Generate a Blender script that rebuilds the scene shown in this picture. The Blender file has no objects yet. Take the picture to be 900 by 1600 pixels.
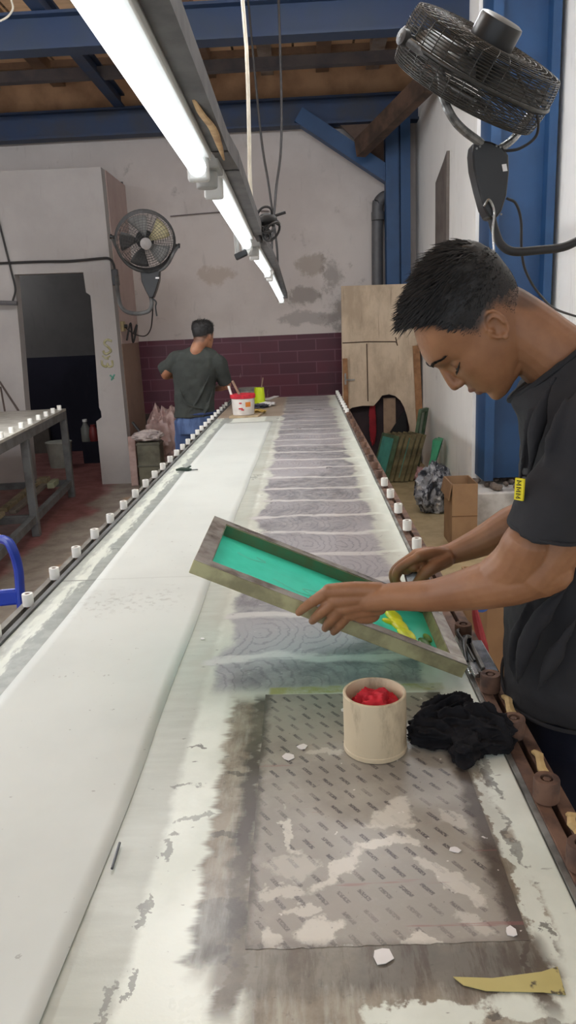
import bpy, bmesh, math, random
from mathutils import Vector, Matrix, noise
from math import sin, cos, pi, radians, sqrt
random.seed(7)
S = bpy.context.scene
COL = S.collection
V = Vector

# ------------------------------------------------------------------ camera
FPX = 1155.6
yc = V((24, -288, 1155.6)).normalized()          # world +Y seen in camera axes (right, down, forward)
a_ = 210.0
dc = V((a_, (24*a_ + 1155.6**2)/288, 1155.6)).normalized()   # world down
zc = -dc
xc = yc.cross(zc)
CAMZ = 1.5
cam_d = bpy.data.cameras.new('camera')
cam = bpy.data.objects.new('camera', cam_d); COL.objects.link(cam)
cam_d.sensor_fit = 'VERTICAL'; cam_d.sensor_height = 36.0; cam_d.lens = FPX*36.0/1600.0
cam_d.clip_start = 0.02
right = V((xc[0], yc[0], zc[0])); down = V((xc[1], yc[1], zc[1])); fwd = V((xc[2], yc[2], zc[2]))
R = Matrix((right, -down, -fwd)).transposed().to_4x4()
cam.matrix_world = Matrix.Translation((0, 0, CAMZ)) @ R
S.camera = cam

def ray(px, py):
    return right*((px-450)/FPX) + down*((py-800)/FPX) + fwd
def at(px, py, Y):
    r = ray(px, py); return V((0, 0, CAMZ)) + r*(Y/r.y)
def atz(px, py, Z):
    r = ray(px, py); return V((0, 0, CAMZ)) + r*((Z-CAMZ)/r.z)
def atx(px, py, X):
    r = ray(px, py); return V((0, 0, CAMZ)) + r*(X/r.x)

# ------------------------------------------------------------------ mesh builder
class MB:
    def __init__(s): s.v = []; s.f = []
    def add(s, vs, fs):
        n = len(s.v); s.v += [V(p) for p in vs]; s.f += [tuple(i+n for i in f) for f in fs]; return s
    def box(s, lo, hi, M=None):
        x0,y0,z0 = lo; x1,y1,z1 = hi
        vs = [V(p) for p in ((x0,y0,z0),(x1,y0,z0),(x1,y1,z0),(x0,y1,z0),(x0,y0,z1),(x1,y0,z1),(x1,y1,z1),(x0,y1,z1))]
        if M is not None: vs = [M @ p for p in vs]
        return s.add(vs, [(0,3,2,1),(4,5,6,7),(0,1,5,4),(1,2,6,5),(2,3,7,6),(3,0,4,7)])
    def beam(s, a, b, w, h, up=(0,0,1)):
        a, b = V(a), V(b); d = (b-a).normalized(); up = V(up)
        if abs(d.dot(up)) > .98: up = V((0,1,0))
        x = d.cross(up).normalized(); u = x.cross(d)
        vs = []
        for p in (a, b):
            for i, j in ((-1,-1),(1,-1),(1,1),(-1,1)): vs.append(p + x*(i*w/2) + u*(j*h/2))
        return s.add(vs, [(3,2,1,0),(4,5,6,7),(0,1,5,4),(1,2,6,5),(2,3,7,6),(3,0,4,7)])
    def loft(s, rings, cap=True, closed=False):
        n = len(rings[0]); m = len(rings); vs = [p for r in rings for p in r]; fs = []
        for i in range(m if closed else m-1):
            k = (i+1) % m
            for j in range(n):
                l = (j+1) % n
                fs.append((i*n+j, i*n+l, k*n+l, k*n+j))
        if cap and not closed:
            fs.append(tuple(range(n-1, -1, -1))); fs.append(tuple((m-1)*n+j for j in range(n)))
        return s.add(vs, fs)
    def tube(s, pts, r, seg=8, closed=False, cap=True, flat=1.0, up=None):
        pts = [V(p) for p in pts]; n = len(pts)
        rs = r if isinstance(r, (list, tuple)) else [r]*n
        rings = []; ref = None
        for i, p in enumerate(pts):
            if closed: t = pts[(i+1) % n] - pts[i-1]
            else: t = pts[min(i+1, n-1)] - pts[max(i-1, 0)]
            t = t.normalized() if t.length > 1e-9 else V((0,0,1))
            if ref is None:
                ref = V(up) if up is not None else (V((0,0,1)) if abs(t.z) < .9 else V((1,0,0)))
            x = ref - t*ref.dot(t)
            if x.length < 1e-6: x = t.orthogonal()
            x.normalize(); ref = x; y = t.cross(x)
            rr = rs[i]
            rings.append([p + (x*cos(2*pi*k/seg)*flat + y*sin(2*pi*k/seg))*rr for k in range(seg)])
        return s.loft(rings, cap, closed)
    def rtube(s, pts, r, seg=14, up=None, flat=1.0):
        """tube with rounded ends"""
        pts = [V(p) for p in pts]; rs = list(r) if isinstance(r, (list, tuple)) else [r]*len(pts)
        d0 = (pts[0]-pts[1]).normalized(); d1 = (pts[-1]-pts[-2]).normalized()
        P = [pts[0]+d0*rs[0]*k for k in (.96, .75, .4)] + pts + [pts[-1]+d1*rs[-1]*k for k in (.4, .75, .96)]
        RR = [rs[0]*k for k in (.25, .66, .92)] + rs + [rs[-1]*k for k in (.92, .66, .25)]
        return s.tube(P, RR, seg, up=up, flat=flat)
    def lathe(s, prof, c=(0,0,0), axis=(0,0,1), seg=24, cap=True):
        c = V(c); ax = V(axis).normalized(); x = ax.orthogonal().normalized(); y = ax.cross(x)
        return s.loft([[c + ax*h + (x*cos(2*pi*k/seg)+y*sin(2*pi*k/seg))*max(r, 1e-4) for k in range(seg)] for r, h in prof], cap)
    def cyl(s, a, b, r, seg=16): return s.tube([a, b], r, seg)
    def ell(s, c, r, M=None, nu=16, nv=10):
        c = V(c); rx, ry, rz = r if isinstance(r, (list, tuple)) else (r, r, r)
        rings = []
        for i in range(nv+1):
            t = -pi/2 + pi*(i/nv)*.98 + pi*.01
            ring = [V((rx*cos(t)*cos(2*pi*k/nu), ry*cos(t)*sin(2*pi*k/nu), rz*sin(t))) for k in range(nu)]
            rings.append([c + (M @ p if M is not None else p) for p in ring])
        return s.loft(rings)
    def prism(s, poly, d, thick_first=None):
        """polygon (list of points) extruded along vector d"""
        poly = [V(p) for p in poly]; d = V(d); n = len(poly)
        vs = poly + [p+d for p in poly]
        fs = [tuple(range(n-1, -1, -1)), tuple(range(n, 2*n))] + [(i, (i+1) % n, n+(i+1) % n, n+i) for i in range(n)]
        return s.add(vs, fs)

def wloc(o):
    p = V((0,0,0))
    while o is not None: p += o.location; o = o.parent
    return p
def obj(name, mb, m, parent=None, loc=None, smooth=True, ang=35, bevel=0, recalc=True):
    me = bpy.data.meshes.new(name)
    base = wloc(parent) if parent is not None else V((0,0,0))
    l = V(loc) if loc is not None else (V((0,0,0)) if parent is not None else V((0,0,0)))
    o = bpy.data.objects.new(name, me); COL.objects.link(o)
    if parent is not None: o.parent = parent; off = base
    else: o.location = l; off = l
    me.from_pydata([tuple(p-off) for p in mb.v], [], mb.f)
    if recalc:
        bm = bmesh.new(); bm.from_mesh(me); bmesh.ops.recalc_face_normals(bm, faces=bm.faces); bm.to_mesh(me); bm.free()
    if smooth:
        me.polygons.foreach_set('use_smooth', [True]*len(me.polygons))
        me.set_sharp_from_angle(angle=radians(ang))
    me.materials.append(m)
    if bevel:
        b = o.modifiers.new('bevel', 'BEVEL'); b.width = bevel; b.segments = 2; b.limit_method = 'ANGLE'; b.angle_limit = radians(40)
    return o
def tag(o, label, cat, group=None, kind=None):
    if label: o['label'] = label
    if cat: o['category'] = cat
    if group: o['group'] = group
    if kind: o['kind'] = kind
    return o
def thing(name, label, cat, loc, group=None):
    o = bpy.data.objects.new(name, None); COL.objects.link(o); o.location = loc; o.empty_display_size = .05
    return tag(o, label, cat, group)
def struct(name, mb, m, parent=None, **k):
    o = obj(name, mb, m, parent, **k)
    if parent is None: o['kind'] = 'structure'
    return o
def copy_thing(o, loc, label=None):
    c = o.copy(); COL.objects.link(c); c.location = loc
    if label: c['label'] = label
    for ch in o.children:
        d = ch.copy(); COL.objects.link(d); d.parent = c
        for g in ch.children:
            e = g.copy(); COL.objects.link(e); e.parent = d
    return c

def bez(pts, n=10):
    """Catmull-Rom through the points"""
    P = [V(p) for p in pts]; P = [P[0]*2-P[1]] + P + [P[-1]*2-P[-2]]; out = []
    for i in range(1, len(P)-2):
        for k in range(n):
            t = k/n; a, b, c, d = P[i-1], P[i], P[i+1], P[i+2]
            out.append(.5*((2*b) + (c-a)*t + (2*a-5*b+4*c-d)*t*t + (3*b-a-3*c+d)*t**3))
    out.append(P[-2]); return out
def lerp_list(xs, n):
    """resample radii to len n"""
    out = []
    for i in range(n):
        t = i/(n-1)*(len(xs)-1); k = min(int(t), len(xs)-2); out.append(xs[k]+(xs[k+1]-xs[k])*(t-k))
    return out

# ------------------------------------------------------------------ materials
def lin(c): return tuple(((x/255.0)/12.92 if x/255.0 <= .04045 else ((x/255.0+.055)/1.055)**2.4) for x in c) + (1.0,)
class NT:
    """small wrapper that builds node trees from values and sockets"""
    def __init__(s, name):
        s.m = bpy.data.materials.new(name); s.m.use_nodes = True; s.t = s.m.node_tree; s.t.nodes.clear()
        s.out = s.n('ShaderNodeOutputMaterial'); s.b = s.n('ShaderNodeBsdfPrincipled'); s.t.links.new(s.b.outputs[0], s.out.inputs[0])
    def n(s, k): return s.t.nodes.new(k)
    def put(s, sock, v):
        if isinstance(v, bpy.types.NodeSocket): s.t.links.new(v, sock)
        else: sock.default_value = v
    def math(s, op, a, b=0.0, c=None, clamp=False):
        q = s.n('ShaderNodeMath'); q.operation = op; q.use_clamp = clamp; s.put(q.inputs[0], a); s.put(q.inputs[1], b)
        if c is not None: s.put(q.inputs[2], c)
        return q.outputs[0]
    def pos(s, kind='world', off=None):
        if kind == 'world': o = s.n('ShaderNodeNewGeometry').outputs['Position']
        else: o = s.n('ShaderNodeTexCoord').outputs['Object']
        if off is not None:
            q = s.n('ShaderNodeVectorMath'); q.operation = 'ADD'; s.put(q.inputs[0], o); q.inputs[1].default_value = off; o = q.outputs[0]
        return o
    def scale(s, v, k):
        q = s.n('ShaderNodeVectorMath'); q.operation = 'MULTIPLY'; s.put(q.inputs[0], v); q.inputs[1].default_value = k if isinstance(k, tuple) else (k,k,k); return q.outputs[0]
    def xyz(s, v):
        q = s.n('ShaderNodeSeparateXYZ'); s.put(q.inputs[0], v); return q.outputs
    def comb(s, x, y, z=0.0):
        q = s.n('ShaderNodeCombineXYZ'); s.put(q.inputs[0], x); s.put(q.inputs[1], y); s.put(q.inputs[2], z); return q.outputs[0]
    def dot(s, v, d):
        q = s.n('ShaderNodeVectorMath'); q.operation = 'DOT_PRODUCT'; s.put(q.inputs[0], v); q.inputs[1].default_value = d; return q.outputs['Value']
    def noise(s, v, scale, detail=4.0, rough=.55, dist=0.0):
        q = s.n('ShaderNodeTexNoise'); s.put(q.inputs['Vector'], v); q.inputs['Scale'].default_value = scale; q.inputs['Detail'].default_value = detail
        q.inputs['Roughness'].default_value = rough; q.inputs['Distortion'].default_value = dist; return q.outputs[0]
    def step(s, x, lo, hi):
        q = s.n('ShaderNodeMapRange'); q.interpolation_type = 'SMOOTHSTEP'; s.put(q.inputs[0], x); q.inputs[1].default_value = lo; q.inputs[2].default_value = hi
        q.inputs[3].default_value = 0.0; q.inputs[4].default_value = 1.0; return q.outputs[0]
    def band(s, x, lo, hi, e):
        return s.math('MULTIPLY', s.step(x, lo-e, lo+e), s.math('SUBTRACT', 1.0, s.step(x, hi-e, hi+e)))
    def blobs(s, x, y, L, nz, amp=1.6, soft=.14):
        """mask of ragged patches: (x, y, half length, half width, turn in degrees, weight)"""
        m = None; pw = s.comb(x, y); qn = s.n('ShaderNodeTexNoise'); s.put(qn.inputs['Vector'], pw); qn.inputs['Scale'].default_value = 34; qn.inputs['Detail'].default_value = 5; qn.inputs['Roughness'].default_value = .62
        wv = s.xyz(qn.outputs[1]); x = s.math('ADD', x, s.math('MULTIPLY', s.math('SUBTRACT', wv[0], .5), .055)); y = s.math('ADD', y, s.math('MULTIPLY', s.math('SUBTRACT', wv[1], .5), .055))
        for bx, by, rx, ry, an, wt in L:
            ca, sa = cos(radians(an)), sin(radians(an)); dx = s.math('SUBTRACT', x, bx); dy = s.math('SUBTRACT', y, by)
            a = s.math('ADD', s.math('MULTIPLY', dx, ca/rx), s.math('MULTIPLY', dy, sa/rx)); b = s.math('SUBTRACT', s.math('MULTIPLY', dy, ca/ry), s.math('MULTIPLY', dx, sa/ry))
            d = s.math('SQRT', s.math('ADD', s.math('MULTIPLY', a, a), s.math('MULTIPLY', b, b)))
            k = s.math('MULTIPLY', s.math('SUBTRACT', 1.0, s.step(s.math('ADD', d, s.math('MULTIPLY', s.math('SUBTRACT', nz, .5), amp*1.7)), 1-soft, 1+soft)), wt)
            m = k if m is None else s.math('MAXIMUM', m, k)
        return m
    def mix(s, f, a, b):
        q = s.n('ShaderNodeMix'); q.data_type = 'RGBA'; s.put(q.inputs[0], f); s.put(q.inputs[6], a); s.put(q.inputs[7], b); return q.outputs[2]
    def bump(s, h, strength=.3, dist=.01):
        q = s.n('ShaderNodeBump'); q.inputs['Strength'].default_value = strength; q.inputs['Distance'].default_value = dist; s.put(q.inputs['Height'], h); s.put(s.b.inputs['Normal'], q.outputs[0])
    def base(s, c, rough=.6, metal=0.0, spec=.5):
        s.put(s.b.inputs['Base Color'], c); s.put(s.b.inputs['Roughness'], rough); s.put(s.b.inputs['Metallic'], metal); s.b.inputs['Specular IOR Level'].default_value = spec
        return s.m
_mc = {}
def mat(name, c, rough=.6, metal=0.0, var=.12, scale=12.0, bump=0.0, c2=None, spec=.5, det=5.0, lo=.35, hi=.7, kind='object'):
    if name in _mc: return _mc[name]
    t = NT(name); p = t.pos(kind); nz = t.noise(p, scale, det)
    A = lin(c); B = lin(c2) if c2 else tuple(x*(1-var*1.8) for x in A[:3]) + (1.0,)
    t.base(t.mix(t.step(nz, lo, hi), A, B), rough, metal, spec)
    if bump: t.bump(nz, bump, .01)
    _mc[name] = t.m; return t.m
def emit(name, c, strength):
    t = NT(name); t.base(lin(c), .4); t.put(t.b.inputs['Emission Color'], lin(c)); t.b.inputs['Emission Strength'].default_value = strength; return t.m

M_blue = mat('blue_paint', (30, 70, 112), .5, var=.12, scale=3, c2=(26, 60, 98))
M_bluedk = mat('dusty_blue_paint', (40, 60, 92), .6, scale=4, c2=(54, 60, 74))
M_black = mat('black_plastic', (26, 27, 29), .4, var=.1)
M_dark = mat('dark_rubber', (34, 34, 36), .55, var=.2)
M_steel = mat('worn_steel', (150, 150, 146), .42, .6, scale=25, c2=(104, 102, 98))
M_greysteel = mat('grey_steel_paint', (104, 106, 106), .55, .2, scale=9, c2=(78, 78, 76))
M_rust = mat('rusty_steel', (112, 84, 68), .75, .15, scale=30, c2=(70, 52, 46), bump=.2)
M_whiteplastic = mat('white_nylon', (232, 232, 226), .4, var=.05, scale=20)
M_wood = mat('raw_wood', (196, 170, 120), .7, scale=18, c2=(160, 132, 86))
M_oldwood = mat('old_wood', (92, 70, 56), .8, scale=6, c2=(58, 44, 36))
M_cord = mat('white_cord', (206, 200, 184), .6, var=.08)
M_wire = mat('black_wire', (38, 36, 36), .6, var=.1)
# ================================================================== THE ROOM
def wall_mat(name, c, c2, stain=(120, 112, 108), amount=.35, seed=0.0, rough=.85, patches=()):
    t = NT(name); p = t.pos('world', (seed, seed*.7, 0)); n1 = t.noise(p, .9, 6, .6); n2 = t.noise(p, 3.5, 8, .7); n3 = t.noise(t.scale(p, (6, 6, 1.2)), 2.0, 6, .6)
    c_ = t.mix(t.step(n1, .38, .65), lin(c), lin(c2))
    c_ = t.mix(t.math('MULTIPLY', t.step(n2, .6, .72), amount), c_, lin(stain))
    c_ = t.mix(t.math('MULTIPLY', t.step(n3, .58, .75), .25), c_, lin(stain))
    if patches:
        X, Y_, Z = t.xyz(t.pos('world'))
        for px_, pz_, rx_, rz_, col_ in patches:
            d = t.math('SQRT', t.math('ADD', t.math('POWER', t.math('DIVIDE', t.math('SUBTRACT', X, px_), rx_), 2.0), t.math('POWER', t.math('DIVIDE', t.math('SUBTRACT', Z, pz_), rz_), 2.0)))
            d = t.math('ADD', d, t.math('MULTIPLY', t.math('SUBTRACT', n2, .5), 4.5))
            c_ = t.mix(t.math('MULTIPLY', t.math('SUBTRACT', 1.0, t.step(d, .6, 1.15)), .65), c_, lin(col_))
    t.base(c_, rough, 0, .2); t.bump(n2, .25, .01); return t.m
M_wallback = wall_mat('plaster_back', (204, 197, 192), (190, 182, 177), (116, 108, 104), .45, patches=[(-.02, 1.83, .20, .10, (128, 120, 114)), (.12, 2.15, .16, .14, (150, 138, 126)), (.35, 2.05, .13, .25, (140, 132, 126)), (-.9, 2.1, .2, .1, (172, 158, 144)), (.45, 1.7, .2, .22, (132, 126, 120)), (.1, 1.6, .3, .08, (150, 143, 139))])
M_wallbox = wall_mat('plaster_partition', (172, 168, 165), (160, 156, 153), (140, 134, 128), .25, 3.1)
M_wallside = wall_mat('plaster_pink', (196, 176, 170), (178, 158, 152), (150, 120, 110), .5, 7.7)
M_wallright = wall_mat('painted_board_right', (244, 243, 239), (234, 233, 229), (170, 166, 160), .3, 11.3, .7)
M_rawwall = wall_mat('bare_plaster', (150, 126, 112), (126, 104, 94), (92, 74, 66), .6, 5.2)
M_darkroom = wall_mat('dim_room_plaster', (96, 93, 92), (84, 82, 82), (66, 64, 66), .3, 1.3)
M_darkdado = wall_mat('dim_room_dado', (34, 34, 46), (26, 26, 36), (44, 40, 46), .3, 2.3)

t = NT('maroon_tiles'); p = t.pos('world'); x, y, z = t.xyz(p)
br = t.n('ShaderNodeTexBrick'); t.put(br.inputs['Vector'], t.comb(t.math('ADD', x, y), z)); br.inputs['Scale'].default_value = 1.0
br.inputs['Brick Width'].default_value = .42; br.inputs['Row Height'].default_value = .125; br.inputs['Mortar Size'].default_value = .006; br.offset = .5
br.inputs['Color1'].default_value = lin((88, 34, 50)); br.inputs['Color2'].default_value = lin((74, 28, 44)); br.inputs['Mortar'].default_value = lin((104, 62, 76)); br.inputs['Bias'].default_value = 0
n1 = t.noise(p, 2.2, 6, .6); n2 = t.noise(t.scale(p, (9, 9, 1.5)), 2.2, 4)
c_ = t.mix(t.math('MULTIPLY', t.step(n1, .45, .7), .45), br.outputs[0], lin((62, 34, 44)))
c_ = t.mix(t.math('MULTIPLY', t.step(n2, .70, .75), .6), c_, lin((170, 150, 150)))
t.base(c_, .45, 0, .4); M_tile = t.m

t = NT('workshop_floor'); p = t.pos('world'); x, y, z = t.xyz(p)
n1 = t.noise(p, 1.3, 6, .6); n2 = t.noise(p, 6, 8, .65)
wx = t.math('ADD', x, t.math('MULTIPLY', t.math('SUBTRACT', n1, .5), .8))
grey = t.mix(t.step(n2, .4, .62), lin((138, 128, 116)), lin((118, 108, 98)))
red = t.mix(t.step(n2, .35, .7), lin((130, 82, 78)), lin((104, 68, 66)))
tan = t.mix(t.step(n2, .38, .66), lin((180, 152, 122)), lin((156, 130, 102)))
tan2 = t.mix(t.step(n2, .38, .66), lin((186, 168, 132)), lin((166, 148, 114)))
c_ = t.mix(t.step(wx, -2.06, -1.96), red, grey)
c_ = t.mix(t.step(wx, -1.72, -1.62), c_, tan)
c_ = t.mix(t.step(x, -.2, 0.1), c_, tan2)
t.base(c_, .5, 0, .45); t.put(t.b.inputs['Roughness'], t.math('ADD', t.math('MULTIPLY', n2, .5), .12)); t.bump(n2, .12, .01); M_floor = t.m

t = NT('ceiling_plywood'); p = t.pos('world'); x, y, z = t.xyz(p)
br = t.n('ShaderNodeTexBrick'); t.put(br.inputs['Vector'], t.comb(x, y)); br.inputs['Scale'].default_value = 1.0; br.offset = 0
br.inputs['Brick Width'].default_value = .58; br.inputs['Row Height'].default_value = .55; br.inputs['Mortar Size'].default_value = .012
br.inputs['Color1'].default_value = lin((240, 206, 168)); br.inputs['Color2'].default_value = lin((222, 184, 144)); br.inputs['Mortar'].default_value = lin((62, 46, 36))
n1 = t.noise(t.scale(p, (1.5, 9, 1)), 2.5, 6, .6); n2 = t.noise(p, 1.4, 4)
c_ = t.mix(t.math('MULTIPLY', t.step(n1, .4, .7), .5), br.outputs[0], lin((196, 156, 122)))
c_ = t.mix(t.math('MULTIPLY', t.step(n2, .5, .66), .5), c_, lin((180, 144, 114)))
t.base(c_, .85, 0, .2); M_ply = t.m

struct('floor', MB().box((-5.2, -2.5, -.1), (2.0, 12.0, 0)), M_floor)
struct('ceiling', MB().box((-5.2, -2.5, 4.12), (2.0, 8.7, 4.22)), M_ply)
# back wall with dado: upper plaster, glazed maroon tile band, dark base
struct('wall_back', MB().box((-1.99, 8.5, 0), (1.4, 8.7, 4.12)).box((-5.2, 8.5, 3.0), (-1.99, 8.7, 4.12)), M_wallback)
struct('trim_1', MB().box((-1.852, 8.478, .62), (1.25, 8.499, 1.43)), M_tile)
struct('trim_2', MB().box((-1.852, 8.485, 0), (1.25, 8.499, .62)), mat('wall_base_dirt', (74, 62, 56), .9, scale=4, c2=(54, 46, 44), bump=.2))
# right wall: far part flush with column, near part set back
wr = MB().box((1.25, 5.62, 0), (1.45, 8.5, 4.12))
struct('wall_right', wr, M_wallright)
struct('wall_right_near', MB().box((1.742, -2.5, 0), (1.95, 5.62, 4.12)).box((1.45, 5.62, 0), (1.95, 5.8, 4.12)), M_wallright)
struct('wall_left', MB().box((-5.2, -2.5, 0), (-5.0, 8.7, 4.12)), M_wallbox)
# little room in the left corner: front wall with doorway (ragged right jamb), side wall
YF = 7.55
L0, L1 = -2.86, -2.135
front = [(-5.0, 0), (-2.90, 0), (-2.87, .9), (-2.84, 1.5), (-2.815, 2.13), (-2.132, 2.12), (-2.125, 1.93), (-2.085, 1.90), (-2.09, 1.6), (-2.10, 1.25), (-2.115, .80), (-2.10, .76), (-2.10, .70), (-2.16, .66), (-2.165, 0), (-1.855, 0), (-1.86, 3.06), (-3.0, 3.07), (-5.0, 3.08)]
struct('wall_partition', MB().prism([(x, YF, z) for x, z in front], (0, .14, 0)), M_wallbox)
struct('wall_partition_side', MB().box((-1.99, YF+.14, 1.42), (-1.852, 8.5, 3.06)), M_wallside)
struct('wall_partition_side_lower', MB().box((-1.99, YF+.14, 0), (-1.852, 8.5, 1.42)), M_rawwall)
struct('wall_partition_top', MB().box((-5.0, YF+.01, 3.02), (-1.86, 8.5, 3.058)), M_wallbox)
# dim room beyond the doorway
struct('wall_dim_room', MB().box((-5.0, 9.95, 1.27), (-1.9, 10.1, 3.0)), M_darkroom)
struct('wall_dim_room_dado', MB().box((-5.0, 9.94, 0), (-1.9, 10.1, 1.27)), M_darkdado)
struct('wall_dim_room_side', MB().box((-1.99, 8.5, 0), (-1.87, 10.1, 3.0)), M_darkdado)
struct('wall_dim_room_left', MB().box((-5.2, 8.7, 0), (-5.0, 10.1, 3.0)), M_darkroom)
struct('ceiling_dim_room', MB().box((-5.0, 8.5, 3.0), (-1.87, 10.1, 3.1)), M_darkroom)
# faded markings brushed on the partition pillar
def stroke(name, pts, r, m, Y=YF):
    mb = MB(); q = bez(pts, 6); n = len(q)
    mb.tube([(p.x, Y-.001, p.z) for p in q], r, 6); return struct(name, mb, m)
M_mark = mat('olive_marking', (146, 142, 98), .8, scale=30, c2=(172, 168, 140)); M_markg = mat('green_marking', (92, 160, 140), .8)
def wp(*px): return [at(x, y, YF) for x, y in px]
stroke('wall_marking', wp((175, 533), (167, 531), (163, 537), (170, 543), (173, 549), (165, 553), (161, 548)), .012, M_mark)
stroke('wall_marking', wp((160, 556), (166, 559), (172, 556)), .008, M_mark)
stroke('wall_marking', wp((159, 563), (160, 570), (166, 573), (168, 568), (170, 573), (176, 571), (175, 563)), .011, M_mark)
stroke('wall_marking', wp((163, 560), (170, 561)), .007, M_mark)
stroke('wall_marking', wp((172, 586), (178, 592)), .008, M_markg); stroke('wall_marking', wp((179, 585), (174, 594)), .008, M_markg)

# steel frame of the hall
def hbeam(name, a, b, h, w, tw=.02, m=M_blue, up=(0, 0, 1)):
    """H section: two flanges and a web running from a to b"""
    a, b = V(a), V(b); d = (b-a).normalized(); up = V(up); x = d.cross(up).normalized(); u = x.cross(d)
    mb = MB(); mb.beam(a+u*(h/2-tw/2), b+u*(h/2-tw/2), w, tw, u); mb.beam(a-u*(h/2-tw/2), b-u*(h/2-tw/2), w, tw, u); mb.beam(a, b, tw, h-tw*1.5, u)
    return struct(name, mb, m, smooth=False)
hbeam('ceiling_beam', (-5, 5.93, 3.62), (1.25, 5.93, 3.62), .24, .16, m=mat('deep_blue_paint', (28, 48, 78), .55, scale=4, c2=(34, 50, 72)))
hbeam('ceiling_beam', (-5, 8.33, 3.63), (1.25, 8.33, 3.63), .26, .16, m=M_bluedk)
hbeam('ceiling_beam', (-1.78, 3.0, 3.82), (-1.78, 8.3, 3.82), .14, .10, m=M_bluedk)
struct('ceiling_beam', MB().box((-5, 7.38, 3.77), (1.25, 7.47, 3.86)), mat('dark_timber', (92, 86, 86), .8, scale=5, c2=(72, 70, 76)))
M_joist = mat('grey_timber', (164, 152, 142), .85, scale=6, c2=(132, 116, 104))
for i, xj in enumerate((-3.9, -3.1, -2.42, -1.42, -.86, -.27, .29, .80)):
    struct('ceiling_joist_beam', MB().box((xj-.065, 3.0, 4.02), (xj+.065, 8.5, 4.12)), M_joist if i % 2 else mat('brown_batten', (136, 108, 86)))
for yj in (6.35, 6.9, 8.0):
    struct('ceiling_batten_beam', MB().box((-5, yj-.035, 4.06), (1.25, yj+.035, 4.119)), mat('brown_batten', (136, 108, 86), .85, scale=6, c2=(104, 80, 64)))
struct('ceiling_fascia_beam', MB().box((-5, 8.42, 3.765), (1.25, 8.46, 4.119)), mat('aged_ply', (186, 150, 116), .85, scale=3, c2=(146, 112, 84)))
# columns: near one seen web-on between its flanges, far one in the corner
mb = MB(); mb.box((1.27, 5.30, .36), (1.335, 5.60, 4.12)); mb.box((1.645, 5.30, .36), (1.70, 5.60, 4.12)); mb.box((1.335, 5.40, .36), (1.645, 5.425, 4.12))
struct('steel_column', mb, M_blue, smooth=False)
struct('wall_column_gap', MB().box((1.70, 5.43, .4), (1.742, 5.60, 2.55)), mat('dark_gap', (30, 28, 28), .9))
struct('steel_column_far_beam', MB().box((.90, 8.18, 0), (1.03, 8.34, 3.5)).box((1.03, 8.24, 0), (1.05, 8.28, 3.5)).box((1.05, 8.18, 0), (1.15, 8.34, 3.5)), M_blue, smooth=False)
mb = MB(); a, b = at(482, 192, 8.3), at(606, 280, 8.3); mb.beam(a+V((-.1, 0, .07)), b+V((.05, 0, 0)), .14, .15)
struct('knee_brace_beam', mb, M_blue, smooth=False)
struct('gusset_beam', MB().prism([at(520, 185, 8.34), at(602, 185, 8.34), at(602, 262, 8.34)], (0, .02, 0)), mat('gusset_brown', (96, 78, 68), .8))
# concrete plinth under the near column, broken mortar on top
mb = MB(); mb.box((1.185, 5.18, 0), (1.74, 5.62, .30))
random.seed(3)
struct('column_plinth', mb, mat('whitewashed_concrete', (206, 205, 202), .9, scale=6, c2=(160, 156, 152), bump=.4, lo=.45, hi=.75), bevel=.012)
mb = MB()
for i in range(26):
    c = V((1.23+.42*random.random(), 5.22+.34*random.random(), .325)); r = .014+.016*random.random()
    mb.ell(c, (r*1.5, r, r*.9), Matrix.Rotation(random.random()*3, 3, 'Z'), 7, 5)
tag(obj('mortar_rubble', mb, mat('grey_mortar', (126, 114, 104), .95, scale=20, c2=(92, 82, 76)), smooth=False), 'crumbled grey mortar heaped on the plinth under the blue column', 'rubble', kind='stuff')

# grey pipe with a bend in the far corner
q = [at(583, 440, 8.36), at(583, 330, 8.36), at(585, 316, 8.36), at(592, 308, 8.37), at(602, 306, 8.42)]
pth = bez([V((q[0].x+.05, 8.4, .3))] + [V((p.x+.05, 8.4, p.z)) for p in q], 6)
P_ = thing('drain_pipe', 'thick grey drain pipe with a top bend beside the far blue column', 'pipe', (q[0].x+.05, 8.4, .3))
obj('pipe_run', MB().tube(pth, .06, 14), mat('grey_pipe', (92, 92, 94), .5), P_)
obj('collar', MB().lathe([(.062, -.04), (.07, -.04), (.07, .04), (.062, .04)], q[1]+V((.05, .0, -.05))*1, (0, 0, 1)), mat('grey_pipe', (92, 92, 94)), P_)

# grey board on the right wall (pointed top), loose brown timbers up in the corner
o = obj('weathered_plank', MB().prism([(1.249, 7.13, 1.6), (1.249, 6.6, 1.6), (1.249, 6.6, 2.85), (1.249, 6.75, 2.80), (1.249, 7.13, 2.70)], (-.025, 0, 0)), mat('weathered_plank', (112, 104, 98), .85, scale=5, c2=(90, 82, 78)), loc=(1.249, 6.86, 1.6), smooth=False)
tag(o, 'weathered grey plank with a slanted top fixed on the white wall', 'plank')
a, b = at(562, 232, 8.0), at(668, 128, 7.0)
o = obj('loose_timber', MB().beam(a, b, .10, .17), M_oldwood, loc=(b.x, b.y, b.z), smooth=False); tag(o, 'dark brown timber slanting across the corner under the ceiling', 'timber')
a, b = at(672, 135, 6.22), at(714, -12, 6.16)
o = obj('loose_timber', MB().beam(a, b, .09, .13), M_oldwood, loc=(a.x, a.y, a.z), smooth=False); tag(o, 'short brown timber standing on the slanting one, behind the big fan', 'timber')

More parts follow.
